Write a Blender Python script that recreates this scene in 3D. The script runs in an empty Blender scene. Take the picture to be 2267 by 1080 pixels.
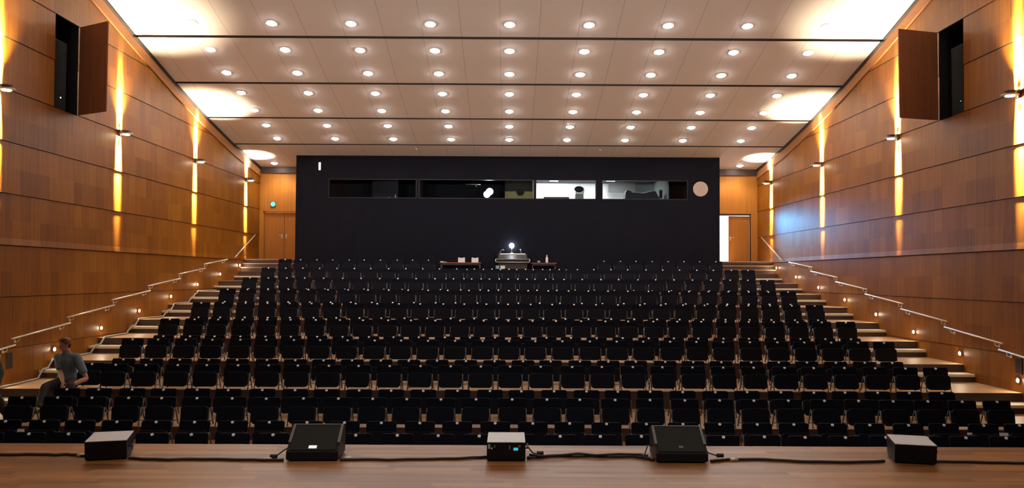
import bpy, bmesh, math, random
from mathutils import Vector, Matrix, Euler
random.seed(7)
PI = math.pi
S = bpy.context.scene
COL = S.collection
CZ = 1.6                      # camera height above the stage boards (stage top is z = 0)
F = 1900.0                    # focal length in pixels of the 2267 px wide picture

# ------------------------------------------------------------------ camera
cam_d = bpy.data.cameras.new('camera'); cam = bpy.data.objects.new('camera', cam_d); COL.objects.link(cam)
cam_d.sensor_fit = 'HORIZONTAL'; cam_d.sensor_width = 36.0; cam_d.lens = F/2267*36.0
cam_d.clip_start = 0.05; cam_d.clip_end = 200
PITCH = math.atan(72/F); YAW = math.atan(7.5/F); ROLL = 0.005
R = Matrix.Rotation(-YAW, 3, 'Z') @ Matrix.Rotation(PI/2+PITCH, 3, 'X') @ Matrix.Rotation(ROLL, 3, 'Z')
cam.matrix_world = Matrix.Translation((0, 0, CZ)) @ R.to_4x4()
S.camera = cam
def ray(x, y):
    return R @ Vector(((x-1133.5)/F, -(y-540)/F, -1.0))
def at(x, y, d):              # the point seen at pixel x, y that stands at depth d
    v = ray(x, y); return Vector((0, 0, CZ)) + v*(d/v.y)
def on_z(x, y, z):            # the point seen at pixel x, y that lies on height z
    v = ray(x, y); return Vector((0, 0, CZ)) + v*((z-CZ)/v.z)

# ------------------------------------------------------------------ materials
def new_mat(name):
    m = bpy.data.materials.new(name); m.use_nodes = True
    return m, m.node_tree.nodes, m.node_tree.links, m.node_tree.nodes['Principled BSDF']
def plain(name, col, rough=0.6, metal=0.0, emit=None, strength=0.0, spec=0.5):
    m, n, l, b = new_mat(name)
    b.inputs['Base Color'].default_value = (*col, 1); b.inputs['Roughness'].default_value = rough
    b.inputs['Metallic'].default_value = metal; b.inputs['Specular IOR Level'].default_value = spec
    if emit:
        b.inputs['Emission Color'].default_value = (*emit, 1); b.inputs['Emission Strength'].default_value = strength
    # a little unevenness so that no surface is perfectly uniform
    t = n.new('ShaderNodeTexCoord'); nz = n.new('ShaderNodeTexNoise'); nz.inputs['Scale'].default_value = 14
    mr = n.new('ShaderNodeMapRange'); mr.inputs['To Min'].default_value = max(0.02, rough-0.06); mr.inputs['To Max'].default_value = min(1, rough+0.06)
    l.new(t.outputs['Object'], nz.inputs['Vector']); l.new(nz.outputs['Fac'], mr.inputs['Value']); l.new(mr.outputs['Result'], b.inputs['Roughness'])
    return m
def math_node(n, l, op, a, b=None):
    k = n.new('ShaderNodeMath'); k.operation = op
    for i, v in enumerate((a, b)):
        if v is None: continue
        if isinstance(v, (int, float)): k.inputs[i].default_value = v
        else: l.new(v, k.inputs[i])
    return k.outputs[0]
def wood(name, dark, mid, light, along, panel=None, rough=0.4, grain=(26, 26, 0.7), spec=0.4, seam=0.0, zoff=0.0, ramp=(0.25, 0.55, 0.85)):
    """veneer: streaky grain, every panel (size along the run, height) with its own tone"""
    m, n, l, b = new_mat(name)
    t = n.new('ShaderNodeTexCoord'); sp = n.new('ShaderNodeSeparateXYZ'); l.new(t.outputs['Object'], sp.inputs[0])
    mp = n.new('ShaderNodeMapping'); mp.inputs['Scale'].default_value = grain; l.new(t.outputs['Object'], mp.inputs[0])
    nz = n.new('ShaderNodeTexNoise'); nz.inputs['Scale'].default_value = 1; nz.inputs['Detail'].default_value = 5; nz.inputs['Roughness'].default_value = 0.6
    l.new(mp.outputs[0], nz.inputs['Vector'])
    fac = nz.outputs['Fac']
    if panel:
        u = sp.outputs[along]; v = sp.outputs[2 if along != 2 else 0] if panel[2] is None else sp.outputs[panel[2]]
        row = math_node(n, l, 'FLOOR', math_node(n, l, 'DIVIDE', math_node(n, l, 'SUBTRACT', v, zoff), panel[1]))
        sh = math_node(n, l, 'MULTIPLY', row, 0.37)
        uu = math_node(n, l, 'ADD', math_node(n, l, 'DIVIDE', u, panel[0]), sh)
        colm = math_node(n, l, 'FLOOR', uu)
        cb = n.new('ShaderNodeCombineXYZ'); l.new(colm, cb.inputs[0]); l.new(row, cb.inputs[1])
        wn = n.new('ShaderNodeTexWhiteNoise'); wn.noise_dimensions = '2D'; l.new(cb.outputs[0], wn.inputs['Vector'])
        # narrower leaves of veneer inside a panel
        c2 = math_node(n, l, 'FLOOR', math_node(n, l, 'MULTIPLY', uu, 3.0))
        cb2 = n.new('ShaderNodeCombineXYZ'); l.new(c2, cb2.inputs[0]); l.new(row, cb2.inputs[1])
        wn2 = n.new('ShaderNodeTexWhiteNoise'); wn2.noise_dimensions = '2D'; l.new(cb2.outputs[0], wn2.inputs['Vector'])
        tone = math_node(n, l, 'ADD', math_node(n, l, 'MULTIPLY', wn.outputs['Value'], 0.20), math_node(n, l, 'MULTIPLY', wn2.outputs['Value'], 0.17))
        fac = math_node(n, l, 'ADD', math_node(n, l, 'MULTIPLY', fac, 0.72), tone)
    r = n.new('ShaderNodeValToRGB'); e = r.color_ramp.elements
    e[0].position = ramp[0]; e[0].color = (*dark, 1); e[1].position = ramp[2]; e[1].color = (*light, 1)
    k = e.new(ramp[1]); k.color = (*mid, 1)
    l.new(fac, r.inputs[0])
    out = r.outputs[0]
    if panel and seam > 0:
        fr = math_node(n, l, 'FRACT', uu)
        ln = math_node(n, l, 'LESS_THAN', fr, seam)
        mx = n.new('ShaderNodeMix'); mx.data_type = 'RGBA'; l.new(math_node(n, l, 'MULTIPLY', ln, 0.6), mx.inputs['Factor'])
        l.new(out, mx.inputs['A']); mx.inputs['B'].default_value = (dark[0]*0.35, dark[1]*0.35, dark[2]*0.35, 1)
        out = mx.outputs['Result']
    l.new(out, b.inputs['Base Color'])
    b.inputs['Roughness'].default_value = rough; b.inputs['Specular IOR Level'].default_value = spec
    return m
BAND = 0.955; ZJ = CZ + 4.345      # height of the panel bands and of one of their joints
M = {}
M['wall'] = wood('wall_veneer', (0.15, 0.047, 0.004), (0.255, 0.086, 0.006), (0.36, 0.136, 0.011), 1, (1.0, BAND/2, 2), 0.48, (9, 22, 0.6), spec=0.22, seam=0.012, zoff=ZJ)
M['back'] = wood('back_wall_veneer', (0.40, 0.15, 0.02), (0.50, 0.20, 0.028), (0.58, 0.25, 0.04), 0, None, 0.5, (10, 10, 0.5))
M['leaf'] = wood('door_leaf_veneer', (0.36, 0.125, 0.018), (0.44, 0.165, 0.024), (0.50, 0.20, 0.03), 0, None, 0.45, (10, 10, 0.5))
M['niche_door'] = wood('hatch_veneer', (0.14, 0.05, 0.022), (0.19, 0.068, 0.028), (0.24, 0.09, 0.035), 1, None, 0.5, (14, 14, 0.5))
M['fascia'] = wood('fascia_veneer', (0.30, 0.11, 0.03), (0.36, 0.14, 0.036), (0.42, 0.17, 0.045), 1, None, 0.5, (10, 1.0, 10))
M['stage'] = wood('stage_boards', (0.14, 0.050, 0.013), (0.27, 0.108, 0.030), (0.42, 0.185, 0.060), 0, (1.9, 0.105, 1), 0.38, (0.55, 20, 10), spec=0.5, seam=0.0012, ramp=(0.38, 0.54, 0.72))
M['hall_floor'] = wood('hall_floor_boards', (0.30, 0.17, 0.09), (0.40, 0.24, 0.13), (0.48, 0.30, 0.17), 0, (1.6, 0.12, 1), 0.4, (1.2, 30, 10))
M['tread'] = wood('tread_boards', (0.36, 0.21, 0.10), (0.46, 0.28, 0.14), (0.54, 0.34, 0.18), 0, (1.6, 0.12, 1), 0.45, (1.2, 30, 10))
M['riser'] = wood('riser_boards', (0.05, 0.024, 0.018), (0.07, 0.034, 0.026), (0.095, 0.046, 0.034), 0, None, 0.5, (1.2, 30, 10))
M['step'] = wood('step_boards', (0.74, 0.65, 0.50), (0.82, 0.73, 0.57), (0.87, 0.78, 0.62), 0, None, 0.4, (1.2, 30, 10))
M['trimdark'] = plain('dark_brown_beam', (0.035, 0.018, 0.012), 0.5)
M['shadow_gap'] = plain('dark_metal_reveal', (0.03, 0.025, 0.025), 0.4, 0.6)
M['black_wall'] = plain('black_rear_wall', (0.004, 0.0043, 0.009), 0.7, spec=0.15)
M['black_dark'] = plain('black_lining', (0.006, 0.006, 0.008), 0.8, spec=0.2)
M['fabric'] = plain('black_seat_fabric', (0.0036, 0.0044, 0.0105), 0.8, spec=0.12)
M['shell'] = plain('black_plastic_shell', (0.0034, 0.0044, 0.0115), 0.65, spec=0.14)
M['steel'] = plain('dull_steel_tube', (0.12, 0.105, 0.10), 0.42, 0.7)
M['plate'] = plain('white_number_plate', (0.86, 0.88, 0.95), 0.3)
M['chrome'] = plain('brushed_steel', (0.88, 0.83, 0.78), 0.32, 0.6)
M['white'] = plain('white_paint', (0.85, 0.84, 0.82), 0.55)
M['cabinet'] = plain('black_speaker_cabinet', (0.005, 0.0055, 0.008), 0.5, spec=0.3)
M['grey_top'] = plain('grey_cabinet_top', (0.72, 0.74, 0.77), 0.45)
M['edge'] = plain('grey_cabinet_edge', (0.16, 0.16, 0.165), 0.45)
M['blue'] = plain('blue_lit_label', (0.05, 0.4, 0.55), 0.5, 0, (0.06, 0.55, 0.8), 0.7)
M['grey_label'] = plain('pale_blue_label', (0.25, 0.42, 0.5), 0.5)
M['badge'] = plain('white_badge', (0.95, 0.95, 0.97), 0.35, 0, (0.9, 0.92, 1), 0.6)
M['cable'] = plain('black_rubber_cable', (0.018, 0.012, 0.013), 0.6)
M['grey_cable'] = plain('grey_cable_sheath', (0.32, 0.30, 0.28), 0.5)
M['green_cable'] = plain('green_cable_sheath', (0.20, 0.19, 0.09), 0.5)
M['red'] = plain('red_table_top', (0.22, 0.035, 0.025), 0.45)
M['dark_wood'] = plain('dark_table_wood', (0.03, 0.018, 0.014), 0.5)
M['beige'] = plain('beige_clock_face', (0.62, 0.46, 0.37), 0.6)
M['teal'] = plain('green_exit_sign', (0.1, 0.6, 0.55), 0.4, 0, (0.08, 0.85, 0.72), 1.6)
M['olive'] = plain('olive_booth_wall', (0.42, 0.38, 0.16), 0.7)
M['booth_grey'] = plain('grey_booth_wall', (0.20, 0.23, 0.23), 0.7)
M['booth_blind'] = plain('grey_roller_blind', (0.09, 0.09, 0.09), 0.8)
M['booth_white'] = plain('white_booth_wall', (0.88, 0.88, 0.87), 0.7)
M['booth_dark'] = plain('dark_booth_wall', (0.012, 0.013, 0.02), 0.8)
M['booth_brown'] = plain('dull_brown_booth_wall', (0.035, 0.033, 0.036), 0.8)
def lamp_mat(name, col, s):
    return plain(name, (0.9, 0.88, 0.85), 0.4, 0, col, s)
M['lamp'] = lamp_mat('downlight_glow', (1.0, 0.93, 0.87), 120)
M['lamp_cool'] = lamp_mat('work_lamp_glow', (0.85, 0.9, 1.0), 40)
M['tube'] = lamp_mat('fluorescent_glow', (1.0, 0.98, 0.95), 40)
M['step_glow'] = lamp_mat('step_light_glow', (1.0, 0.80, 0.55), 380)
M['sconce_glow'] = lamp_mat('sconce_glow', (1.0, 0.84, 0.60), 45)
M['strip_glow'] = lamp_mat('small_strip_glow', (1.0, 0.98, 0.9), 1.0)
M['led'] = lamp_mat('led_glow', (0.6, 0.95, 1.0), 4)
M['daylit'] = plain('white_vestibule_wall', (0.92, 0.94, 0.96), 0.6)
M['skin'] = plain('skin', (0.50, 0.26, 0.19), 0.55)
M['hair_red'] = plain('red_brown_hair', (0.16, 0.045, 0.022), 0.6)
M['hair_dark'] = plain('dark_hair', (0.01, 0.008, 0.007), 0.6)
M['shirt'] = plain('blue_grey_cotton', (0.13, 0.19, 0.23), 0.85)
M['trousers'] = plain('dark_trousers', (0.012, 0.012, 0.016), 0.85)
M['black_cloth'] = plain('black_jacket', (0.012, 0.013, 0.015), 0.85)
M['lime'] = plain('lime_green_band', (0.28, 0.42, 0.08), 0.7)
M['shoe'] = plain('dark_shoe', (0.02, 0.018, 0.016), 0.6)
M['eye'] = plain('dark_eye', (0.02, 0.015, 0.012), 0.3)
def ceiling_mat():
    m, n, l, b = new_mat('ceiling_panel')
    t = n.new('ShaderNodeTexCoord'); sp = n.new('ShaderNodeSeparateXYZ'); l.new(t.outputs['Object'], sp.inputs[0])
    fr = math_node(n, l, 'FRACT', math_node(n, l, 'ADD', math_node(n, l, 'DIVIDE', sp.outputs[0], 0.95), 0.25))
    ln = math_node(n, l, 'LESS_THAN', fr, 0.012)
    mx = n.new('ShaderNodeMix'); mx.data_type = 'RGBA'; l.new(ln, mx.inputs['Factor'])
    mx.inputs['A'].default_value = (0.78, 0.705, 0.665, 1); mx.inputs['B'].default_value = (0.45, 0.38, 0.33, 1)
    l.new(mx.outputs['Result'], b.inputs['Base Color']); b.inputs['Roughness'].default_value = 0.7; b.inputs['Specular IOR Level'].default_value = 0.2
    return m
M['ceiling'] = ceiling_mat()
def ribbed():
    m, n, l, b = new_mat('black_ribbed_lining')
    t = n.new('ShaderNodeTexCoord'); sp = n.new('ShaderNodeSeparateXYZ'); l.new(t.outputs['Object'], sp.inputs[0])
    sn = math_node(n, l, 'SINE', math_node(n, l, 'MULTIPLY', sp.outputs[0], 70))
    bp = n.new('ShaderNodeBump'); bp.inputs['Strength'].default_value = 0.12; bp.inputs['Distance'].default_value = 0.01
    l.new(sn, bp.inputs['Height']); l.new(bp.outputs[0], b.inputs['Normal'])
    b.inputs['Base Color'].default_value = (0.0042, 0.0052, 0.0115, 1); b.inputs['Roughness'].default_value = 0.7; b.inputs['Specular IOR Level'].default_value = 0.12
    return m
M['ribbed'] = ribbed()
def grille():
    m, n, l, b = new_mat('speaker_grille')
    t = n.new('ShaderNodeTexCoord'); v = n.new('ShaderNodeTexVoronoi'); v.inputs['Scale'].default_value = 120
    l.new(t.outputs['Object'], v.inputs['Vector'])
    r = n.new('ShaderNodeValToRGB'); r.color_ramp.elements[0].color = (0.004, 0.0045, 0.005, 1); r.color_ramp.elements[1].color = (0.022, 0.025, 0.024, 1)
    l.new(v.outputs['Distance'], r.inputs[0]); l.new(r.outputs[0], b.inputs['Base Color'])
    b.inputs['Roughness'].default_value = 0.6; b.inputs['Specular IOR Level'].default_value = 0.2
    return m
M['grille'] = grille()
def glass():
    m, n, l, b = new_mat('booth_glass')
    tr = n.new('ShaderNodeBsdfTransparent'); tr.inputs[0].default_value = (0.9, 0.93, 0.95, 1)
    gl = n.new('ShaderNodeBsdfGlossy'); gl.inputs['Roughness'].default_value = 0.03
    fr = n.new('ShaderNodeFresnel'); fr.inputs['IOR'].default_value = 1.45
    mx = n.new('ShaderNodeMixShader'); l.new(math_node(n, l, 'MULTIPLY', fr.outputs[0], 0.4), mx.inputs[0]); l.new(tr.outputs[0], mx.inputs[1]); l.new(gl.outputs[0], mx.inputs[2])
    l.new(mx.outputs[0], n['Material Output'].inputs['Surface'])
    return m
M['glass'] = glass()

# ------------------------------------------------------------------ object helpers
def tag(o, label=None, cat=None, group=None, kind=None):
    if label: o['label'] = label
    if cat: o['category'] = cat
    if group: o['group'] = group
    if kind: o['kind'] = kind
    return o
def empty(name, loc, rz=0.0):
    o = bpy.data.objects.new(name, None); COL.objects.link(o); o.location = loc; o.rotation_euler = (0, 0, rz)
    o.empty_display_size = 0.1
    return o
class MB:
    """collects shapes into one bmesh, build() links them as one object"""
    def __init__(self): self.bm = bmesh.new(); self.mi = 0
    def _faces(self, verts, smooth=False):
        fs = {f for v in verts for f in v.link_faces}
        for f in fs: f.material_index = self.mi; f.smooth = smooth
    def box(self, c, s, rot=None):
        mt = Matrix.Translation(c)
        if rot: mt = mt @ Euler(rot).to_matrix().to_4x4()
        mt = mt @ Matrix.Diagonal((s[0], s[1], s[2], 1))
        r = bmesh.ops.create_cube(self.bm, size=1, matrix=mt); self._faces(r['verts']); return self
    def tube(self, p0, p1, r0, r1=None, n=8, caps=True):
        p0 = Vector(p0); p1 = Vector(p1); d = p1-p0
        q = d.to_track_quat('Z', 'Y').to_matrix().to_4x4()
        mt = Matrix.Translation((p0+p1)/2) @ q
        r = bmesh.ops.create_cone(self.bm, cap_ends=caps, segments=n, radius1=r0, radius2=r0 if r1 is None else r1, depth=d.length, matrix=mt)
        self._faces(r['verts'], False)
        for v in r['verts']:
            for f in v.link_faces:
                if len(f.verts) == 4: f.smooth = True
        return self
    def path(self, pts, r, n=7):
        pts = [Vector(p) for p in pts]; rings = []
        for i, p in enumerate(pts):
            d = (pts[min(i+1, len(pts)-1)]-pts[max(i-1, 0)]).normalized()
            up = Vector((0, 0, 1)) if abs(d.z) < 0.95 else Vector((1, 0, 0))
            a = d.cross(up).normalized(); b = a.cross(d)
            rings.append([self.bm.verts.new(p+(a*math.cos(2*PI*k/n)+b*math.sin(2*PI*k/n))*r) for k in range(n)])
        for i in range(len(rings)-1):
            for k in range(n):
                f = self.bm.faces.new((rings[i][k], rings[i][(k+1) % n], rings[i+1][(k+1) % n], rings[i+1][k])); f.smooth = True; f.material_index = self.mi
        for rg in (rings[0][::-1], rings[-1]):
            f = self.bm.faces.new(rg); f.material_index = self.mi
        return self
    def ball(self, c, s, u=16, v=10):
        mt = Matrix.Translation(c) @ Matrix.Diagonal((s[0], s[1], s[2], 1))
        r = bmesh.ops.create_uvsphere(self.bm, u_segments=u, v_segments=v, radius=1, matrix=mt); self._faces(r['verts'], True); return self
    def quad(self, *p):
        f = self.bm.faces.new([self.bm.verts.new(Vector(q)) for q in p]); f.material_index = self.mi; return self
    def prism(self, poly, ax, a0, a1, smooth=False):
        """poly: 2-D outline in the other two axes (in x,y,z order), extruded along axis ax from a0 to a1"""
        def pt(u, w, a): c = [u, w]; c.insert(ax, a); return Vector(c)
        A = [self.bm.verts.new(pt(u, w, a0)) for u, w in poly]; B = [self.bm.verts.new(pt(u, w, a1)) for u, w in poly]
        fs = [self.bm.faces.new(A), self.bm.faces.new(B[::-1])]
        k = len(poly)
        for i in range(k):
            f = self.bm.faces.new((A[i], B[i], B[(i+1) % k], A[(i+1) % k])); f.smooth = smooth; fs.append(f)
        for f in fs: f.material_index = self.mi
        return self
    def lathe(self, prof, c=(0, 0, 0), n=24):
        rings = []
        for r, z in prof:
            rings.append([self.bm.verts.new((c[0]+r*math.cos(2*PI*k/n), c[1]+r*math.sin(2*PI*k/n), c[2]+z)) for k in range(n)])
        for i in range(len(rings)-1):
            for k in range(n):
                f = self.bm.faces.new((rings[i][k], rings[i][(k+1) % n], rings[i+1][(k+1) % n], rings[i+1][k])); f.smooth = True; f.material_index = self.mi
        for rg in (rings[0][::-1], rings[-1]):
            f = self.bm.faces.new(rg); f.material_index = self.mi
        return self
    def mesh(self, name, mats):
        bmesh.ops.recalc_face_normals(self.bm, faces=self.bm.faces)
        me = bpy.data.meshes.new(name); self.bm.to_mesh(me); self.bm.free()
        for m in (mats if isinstance(mats, (list, tuple)) else [mats]): me.materials.append(m)
        return me
    def build(self, name, mats, parent=None, loc=None, bevel=0.0, rz=0.0):
        o = bpy.data.objects.new(name, self.mesh(name, mats)); COL.objects.link(o)
        if parent: o.parent = parent
        if loc is not None: o.location = loc
        if rz: o.rotation_euler = (0, 0, rz)
        if bevel:
            b = o.modifiers.new('bevel', 'BEVEL'); b.width = bevel; b.segments = 2; b.limit_method = 'ANGLE'
        return o
def struct(o): o['kind'] = 'structure'; return o
def copy_tree(o, parent=None):
    c = o.copy(); COL.objects.link(c)
    if parent: c.parent = parent
    for ch in list(o.children): copy_tree(ch, c)
    return c
ORD = 'first second third fourth fifth sixth seventh eighth ninth tenth eleventh twelfth thirteenth fourteenth fifteenth sixteenth'.split()
def light(name, kind, loc, target, power, col, **k):
    d = bpy.data.lights.new(name, kind); d.energy = power; d.color = col
    for a, v in k.items(): setattr(d, a, v)
    o = bpy.data.objects.new(name, d); COL.objects.link(o); o.location = loc
    o.rotation_euler = (Vector(target)-Vector(loc)).to_track_quat('-Z', 'Y').to_euler()
    return o

# ------------------------------------------------------------------ measures of the hall
HW = 9.25                                   # half width
D0, PIT = 13.47, 1.99                        # depth of the first tier edge, tier depth
def tier_y(k): return D0+PIT*k
def tier_z(k): return CZ-2.045+0.311*(k-1) if k >= 0 else CZ-2.56
TOP = CZ+0.57; LAND = 30.10                 # the landing behind the last tier
BACKY = 31.8; BOXY = 30.05; BL, BR = at(654.5, 460, BOXY).x, at(1593.5, 460, BOXY).x
CEIL = [(-3.0, 8.0), (14.0, 7.55), (18.43, 6.50), (20.98, 5.874), (23.52, 5.297), (26.07, 4.803), (28.62, 4.388), (31.9, 4.00)]
def ceil_z(d):
    for (a, za), (b, zb) in zip(CEIL, CEIL[1:]):
        if a <= d <= b: return CZ+za+(zb-za)*(d-a)/(b-a)
    return CZ+CEIL[-1][1]

# ------------------------------------------------------------------ the shell
EDGE = on_z(1127, 985.5, 0).y
m = MB(); m.box((0, (EDGE-3)/2, -0.04), (18.48, EDGE+3, 0.08)); o = struct(m.build('floor', M['stage'])); o['label'] = 'glossy brown board floor of the stage'
m = MB(); m.box((0, EDGE-0.06, (tier_z(-1)-0.08)/2), (18.48, 0.12, -tier_z(-1)-0.08)); struct(m.build('trim_1', M['trimdark']))
m = MB(); m.box((0, (EDGE+D0)/2, tier_z(-1)-0.05), (18.48, D0-EDGE, 0.1)); struct(m.build('floor.001', M['hall_floor']))
# tiers: one stepped floor, risers darker than treads
m = MB()
for k in range(9):
    y0, z0 = tier_y(k), tier_z(k); y1 = tier_y(k+1) if k < 8 else BOXY+0.3
    zb = tier_z(k-1) if k else tier_z(-1)
    m.mi = 0; m.quad((-HW, y0, z0), (HW, y0, z0), (HW, y1, z0), (-HW, y1, z0))
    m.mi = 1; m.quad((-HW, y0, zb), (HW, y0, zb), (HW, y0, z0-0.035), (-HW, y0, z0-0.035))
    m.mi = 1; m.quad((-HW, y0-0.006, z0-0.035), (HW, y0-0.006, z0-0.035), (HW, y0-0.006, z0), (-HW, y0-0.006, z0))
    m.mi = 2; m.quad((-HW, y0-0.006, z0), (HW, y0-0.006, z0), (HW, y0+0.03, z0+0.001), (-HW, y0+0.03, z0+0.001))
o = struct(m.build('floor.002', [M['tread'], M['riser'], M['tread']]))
# half steps in the side aisles, and the two last steps and landing by the doors
for s in (-1, 1):
    side = 'left' if s < 0 else 'right'
    for k in range(1, 9):
        y1 = tier_y(k); y0 = y1-0.42; zb = tier_z(k-1); zt = (tier_z(k)+zb)/2
        xa, xb = sorted((s*7.25, s*(HW+0.0)))
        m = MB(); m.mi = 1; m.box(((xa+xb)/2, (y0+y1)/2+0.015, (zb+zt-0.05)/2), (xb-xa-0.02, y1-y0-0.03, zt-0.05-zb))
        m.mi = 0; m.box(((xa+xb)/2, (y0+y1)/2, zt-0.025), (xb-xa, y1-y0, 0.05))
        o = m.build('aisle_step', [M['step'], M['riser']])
        tag(o, 'pale half step leading to the %s tier along the %s wooden wall' % (ORD[k-1], side), 'step', 'half steps of the %s aisle' % side, 'structure')
    xa, xb = sorted((s*7.3, s*HW))
    for i, (y0, y1, z0, z1) in enumerate(((29.62, LAND, tier_z(8), tier_z(8)+0.146), (29.88, LAND, tier_z(8)+0.146, tier_z(8)+0.292), (LAND, BACKY, tier_z(8), TOP))):
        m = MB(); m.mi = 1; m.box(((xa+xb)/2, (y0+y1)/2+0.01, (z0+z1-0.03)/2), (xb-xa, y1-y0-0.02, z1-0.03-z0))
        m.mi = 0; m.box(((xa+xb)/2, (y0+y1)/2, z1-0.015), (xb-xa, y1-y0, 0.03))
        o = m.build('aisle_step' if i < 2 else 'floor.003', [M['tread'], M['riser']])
        if i < 2: tag(o, '%s dark step below the %s door landing' % ('lower' if i == 0 else 'upper', side), 'step', None, 'structure')
        else: struct(o)

# side walls: bands of veneer panels, each band leaning out a little at its foot, with a square hatch opening
HATCH = {}
def side_wall(s):
    m = MB(); X = s*HW
    oy0, oy1 = (17.33, 18.27) if s < 0 else (17.28, 18.28)
    oz0, oz1 = ZJ-BAND, ZJ+BAND
    HATCH[s] = (oy0, oy1, oz0, oz1)
    zs = [ZJ+BAND*i for i in range(4, -9, -1)]
    for zt, zb in zip(zs, zs[1:]):
        ledge = abs(zb-(ZJ-4*BAND)) < 0.01
        out = 0.034 if ledge else 0.014
        spans = [(-3.0, BACKY)]
        if zb >= oz0-0.01 and zt <= oz1+0.01: spans = [(-3.0, oy0), (oy1, BACKY)]
        xt = X; xb = X-s*out; xm = X-s*out*(0.45 if ledge else 0.86); zm = zb+(zt-zb)*0.14
        for a, b in spans:
            m.mi = 0
            m.quad((xt, a, zt), (xt, b, zt), (xm, b, zm), (xm, a, zm)); m.quad((xm, a, zm), (xm, b, zm), (xb, b, zb+0.012), (xb, a, zb+0.012))
            m.mi = 1
            m.quad((xb, a, zb+0.012), (xb, b, zb+0.012), (X, b, zb+0.012), (X, a, zb+0.012)); m.quad((X, a, zb+0.012), (X, b, zb+0.012), (X, b, zb), (X, a, zb))
    # lining of the hatch
    m.mi = 1; xo = X+s*0.9
    m.quad((X, oy0, oz0), (xo, oy0, oz0), (xo, oy0, oz1), (X, oy0, oz1)); m.quad((X, oy1, oz0), (xo, oy1, oz0), (xo, oy1, oz1), (X, oy1, oz1))
    m.quad((X, oy0, oz0), (xo, oy0, oz0), (xo, oy1, oz0), (X, oy1, oz0)); m.quad((X, oy0, oz1), (xo, oy0, oz1), (xo, oy1, oz1), (X, oy1, oz1))
    m.quad((xo, oy0, oz0), (xo, oy1, oz0), (xo, oy1, oz1), (xo, oy0, oz1))
    struct(m.build('wall_left' if s < 0 else 'wall_right', [M['wall'], M['black_dark']]))
    # fascia under the ceiling and the dark reveal above it
    m = MB()
    for (a, za), (b, zb) in zip(CEIL[1:], CEIL[2:]):
        b = min(b, BACKY)
        x0, x1 = sorted((X, X-s*0.045))
        zb2 = ceil_z(b)-CZ
        for xx in (X-s*0.045,):
            m.quad((xx, a, CZ+za-0.10), (xx, b, CZ+zb2-0.10), (xx, b, CZ+zb2-0.36), (xx, a, CZ+za-0.36))
            m.quad((xx, a, CZ+za-0.36), (xx, b, CZ+zb2-0.36), (X, b, CZ+zb2-0.36), (X, a, CZ+za-0.36))
    struct(m.build('trim_2' if s < 0 else 'trim_3', M['fascia']))
    m = MB()
    for (a, za), (b, zb) in zip(CEIL[1:], CEIL[2:]):
        b = min(b, BACKY); zb2 = ceil_z(b)-CZ
        m.quad((X-s*0.05, a, CZ+za-0.10), (X-s*0.05, b, CZ+zb2-0.10), (X-s*0.05, b, CZ+zb2+0.05), (X-s*0.05, a, CZ+za+0.05))
        m.quad((X-s*0.05, a, CZ+za-0.10), (X-s*0.05, b, CZ+zb2-0.10), (X, b, CZ+zb2-0.10), (X, a, CZ+za-0.10))
    struct(m.build('trim_4' if s < 0 else 'trim_5', M['shadow_gap']))
side_wall(-1); side_wall(1)
m = MB(); m.box((0, -3.1, 4), (19, 0.2, 12)); struct(m.build('wall_stage', M['black_dark']))

# ceiling: long panels with dark reveals between
for i, ((a, za), (b, zb)) in enumerate(zip(CEIL, CEIL[1:])):
    g0 = 0.06 if i >= 2 else 0; g1 = 0.06 if 1 <= i < len(CEIL)-2 else 0
    A, B = a+g0, b-g1
    fa = za+(zb-za)*(A-a)/(b-a); fb = za+(zb-za)*(B-a)/(b-a)
    m = MB()
    m.prism([(A, CZ+fa), (B, CZ+fb), (B, CZ+fb+0.12), (A, CZ+fa+0.12)], 0, -HW+0.06, HW-0.06)
    for f in m.bm.faces:
        f.normal_update()
        if abs(f.normal.y) > 0.8 and max(v.co.z for v in f.verts)-min(v.co.z for v in f.verts) < 0.13: f.material_index = 1
    struct(m.build('ceiling', [M['ceiling'], M['trimdark']]))
    if g0:
        m = MB(); m.box((0, a, CZ+za+0.085), (2*HW-0.12, 0.2, 0.03)); struct(m.build('trim_%d' % (20+i), M['trimdark']))

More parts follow.
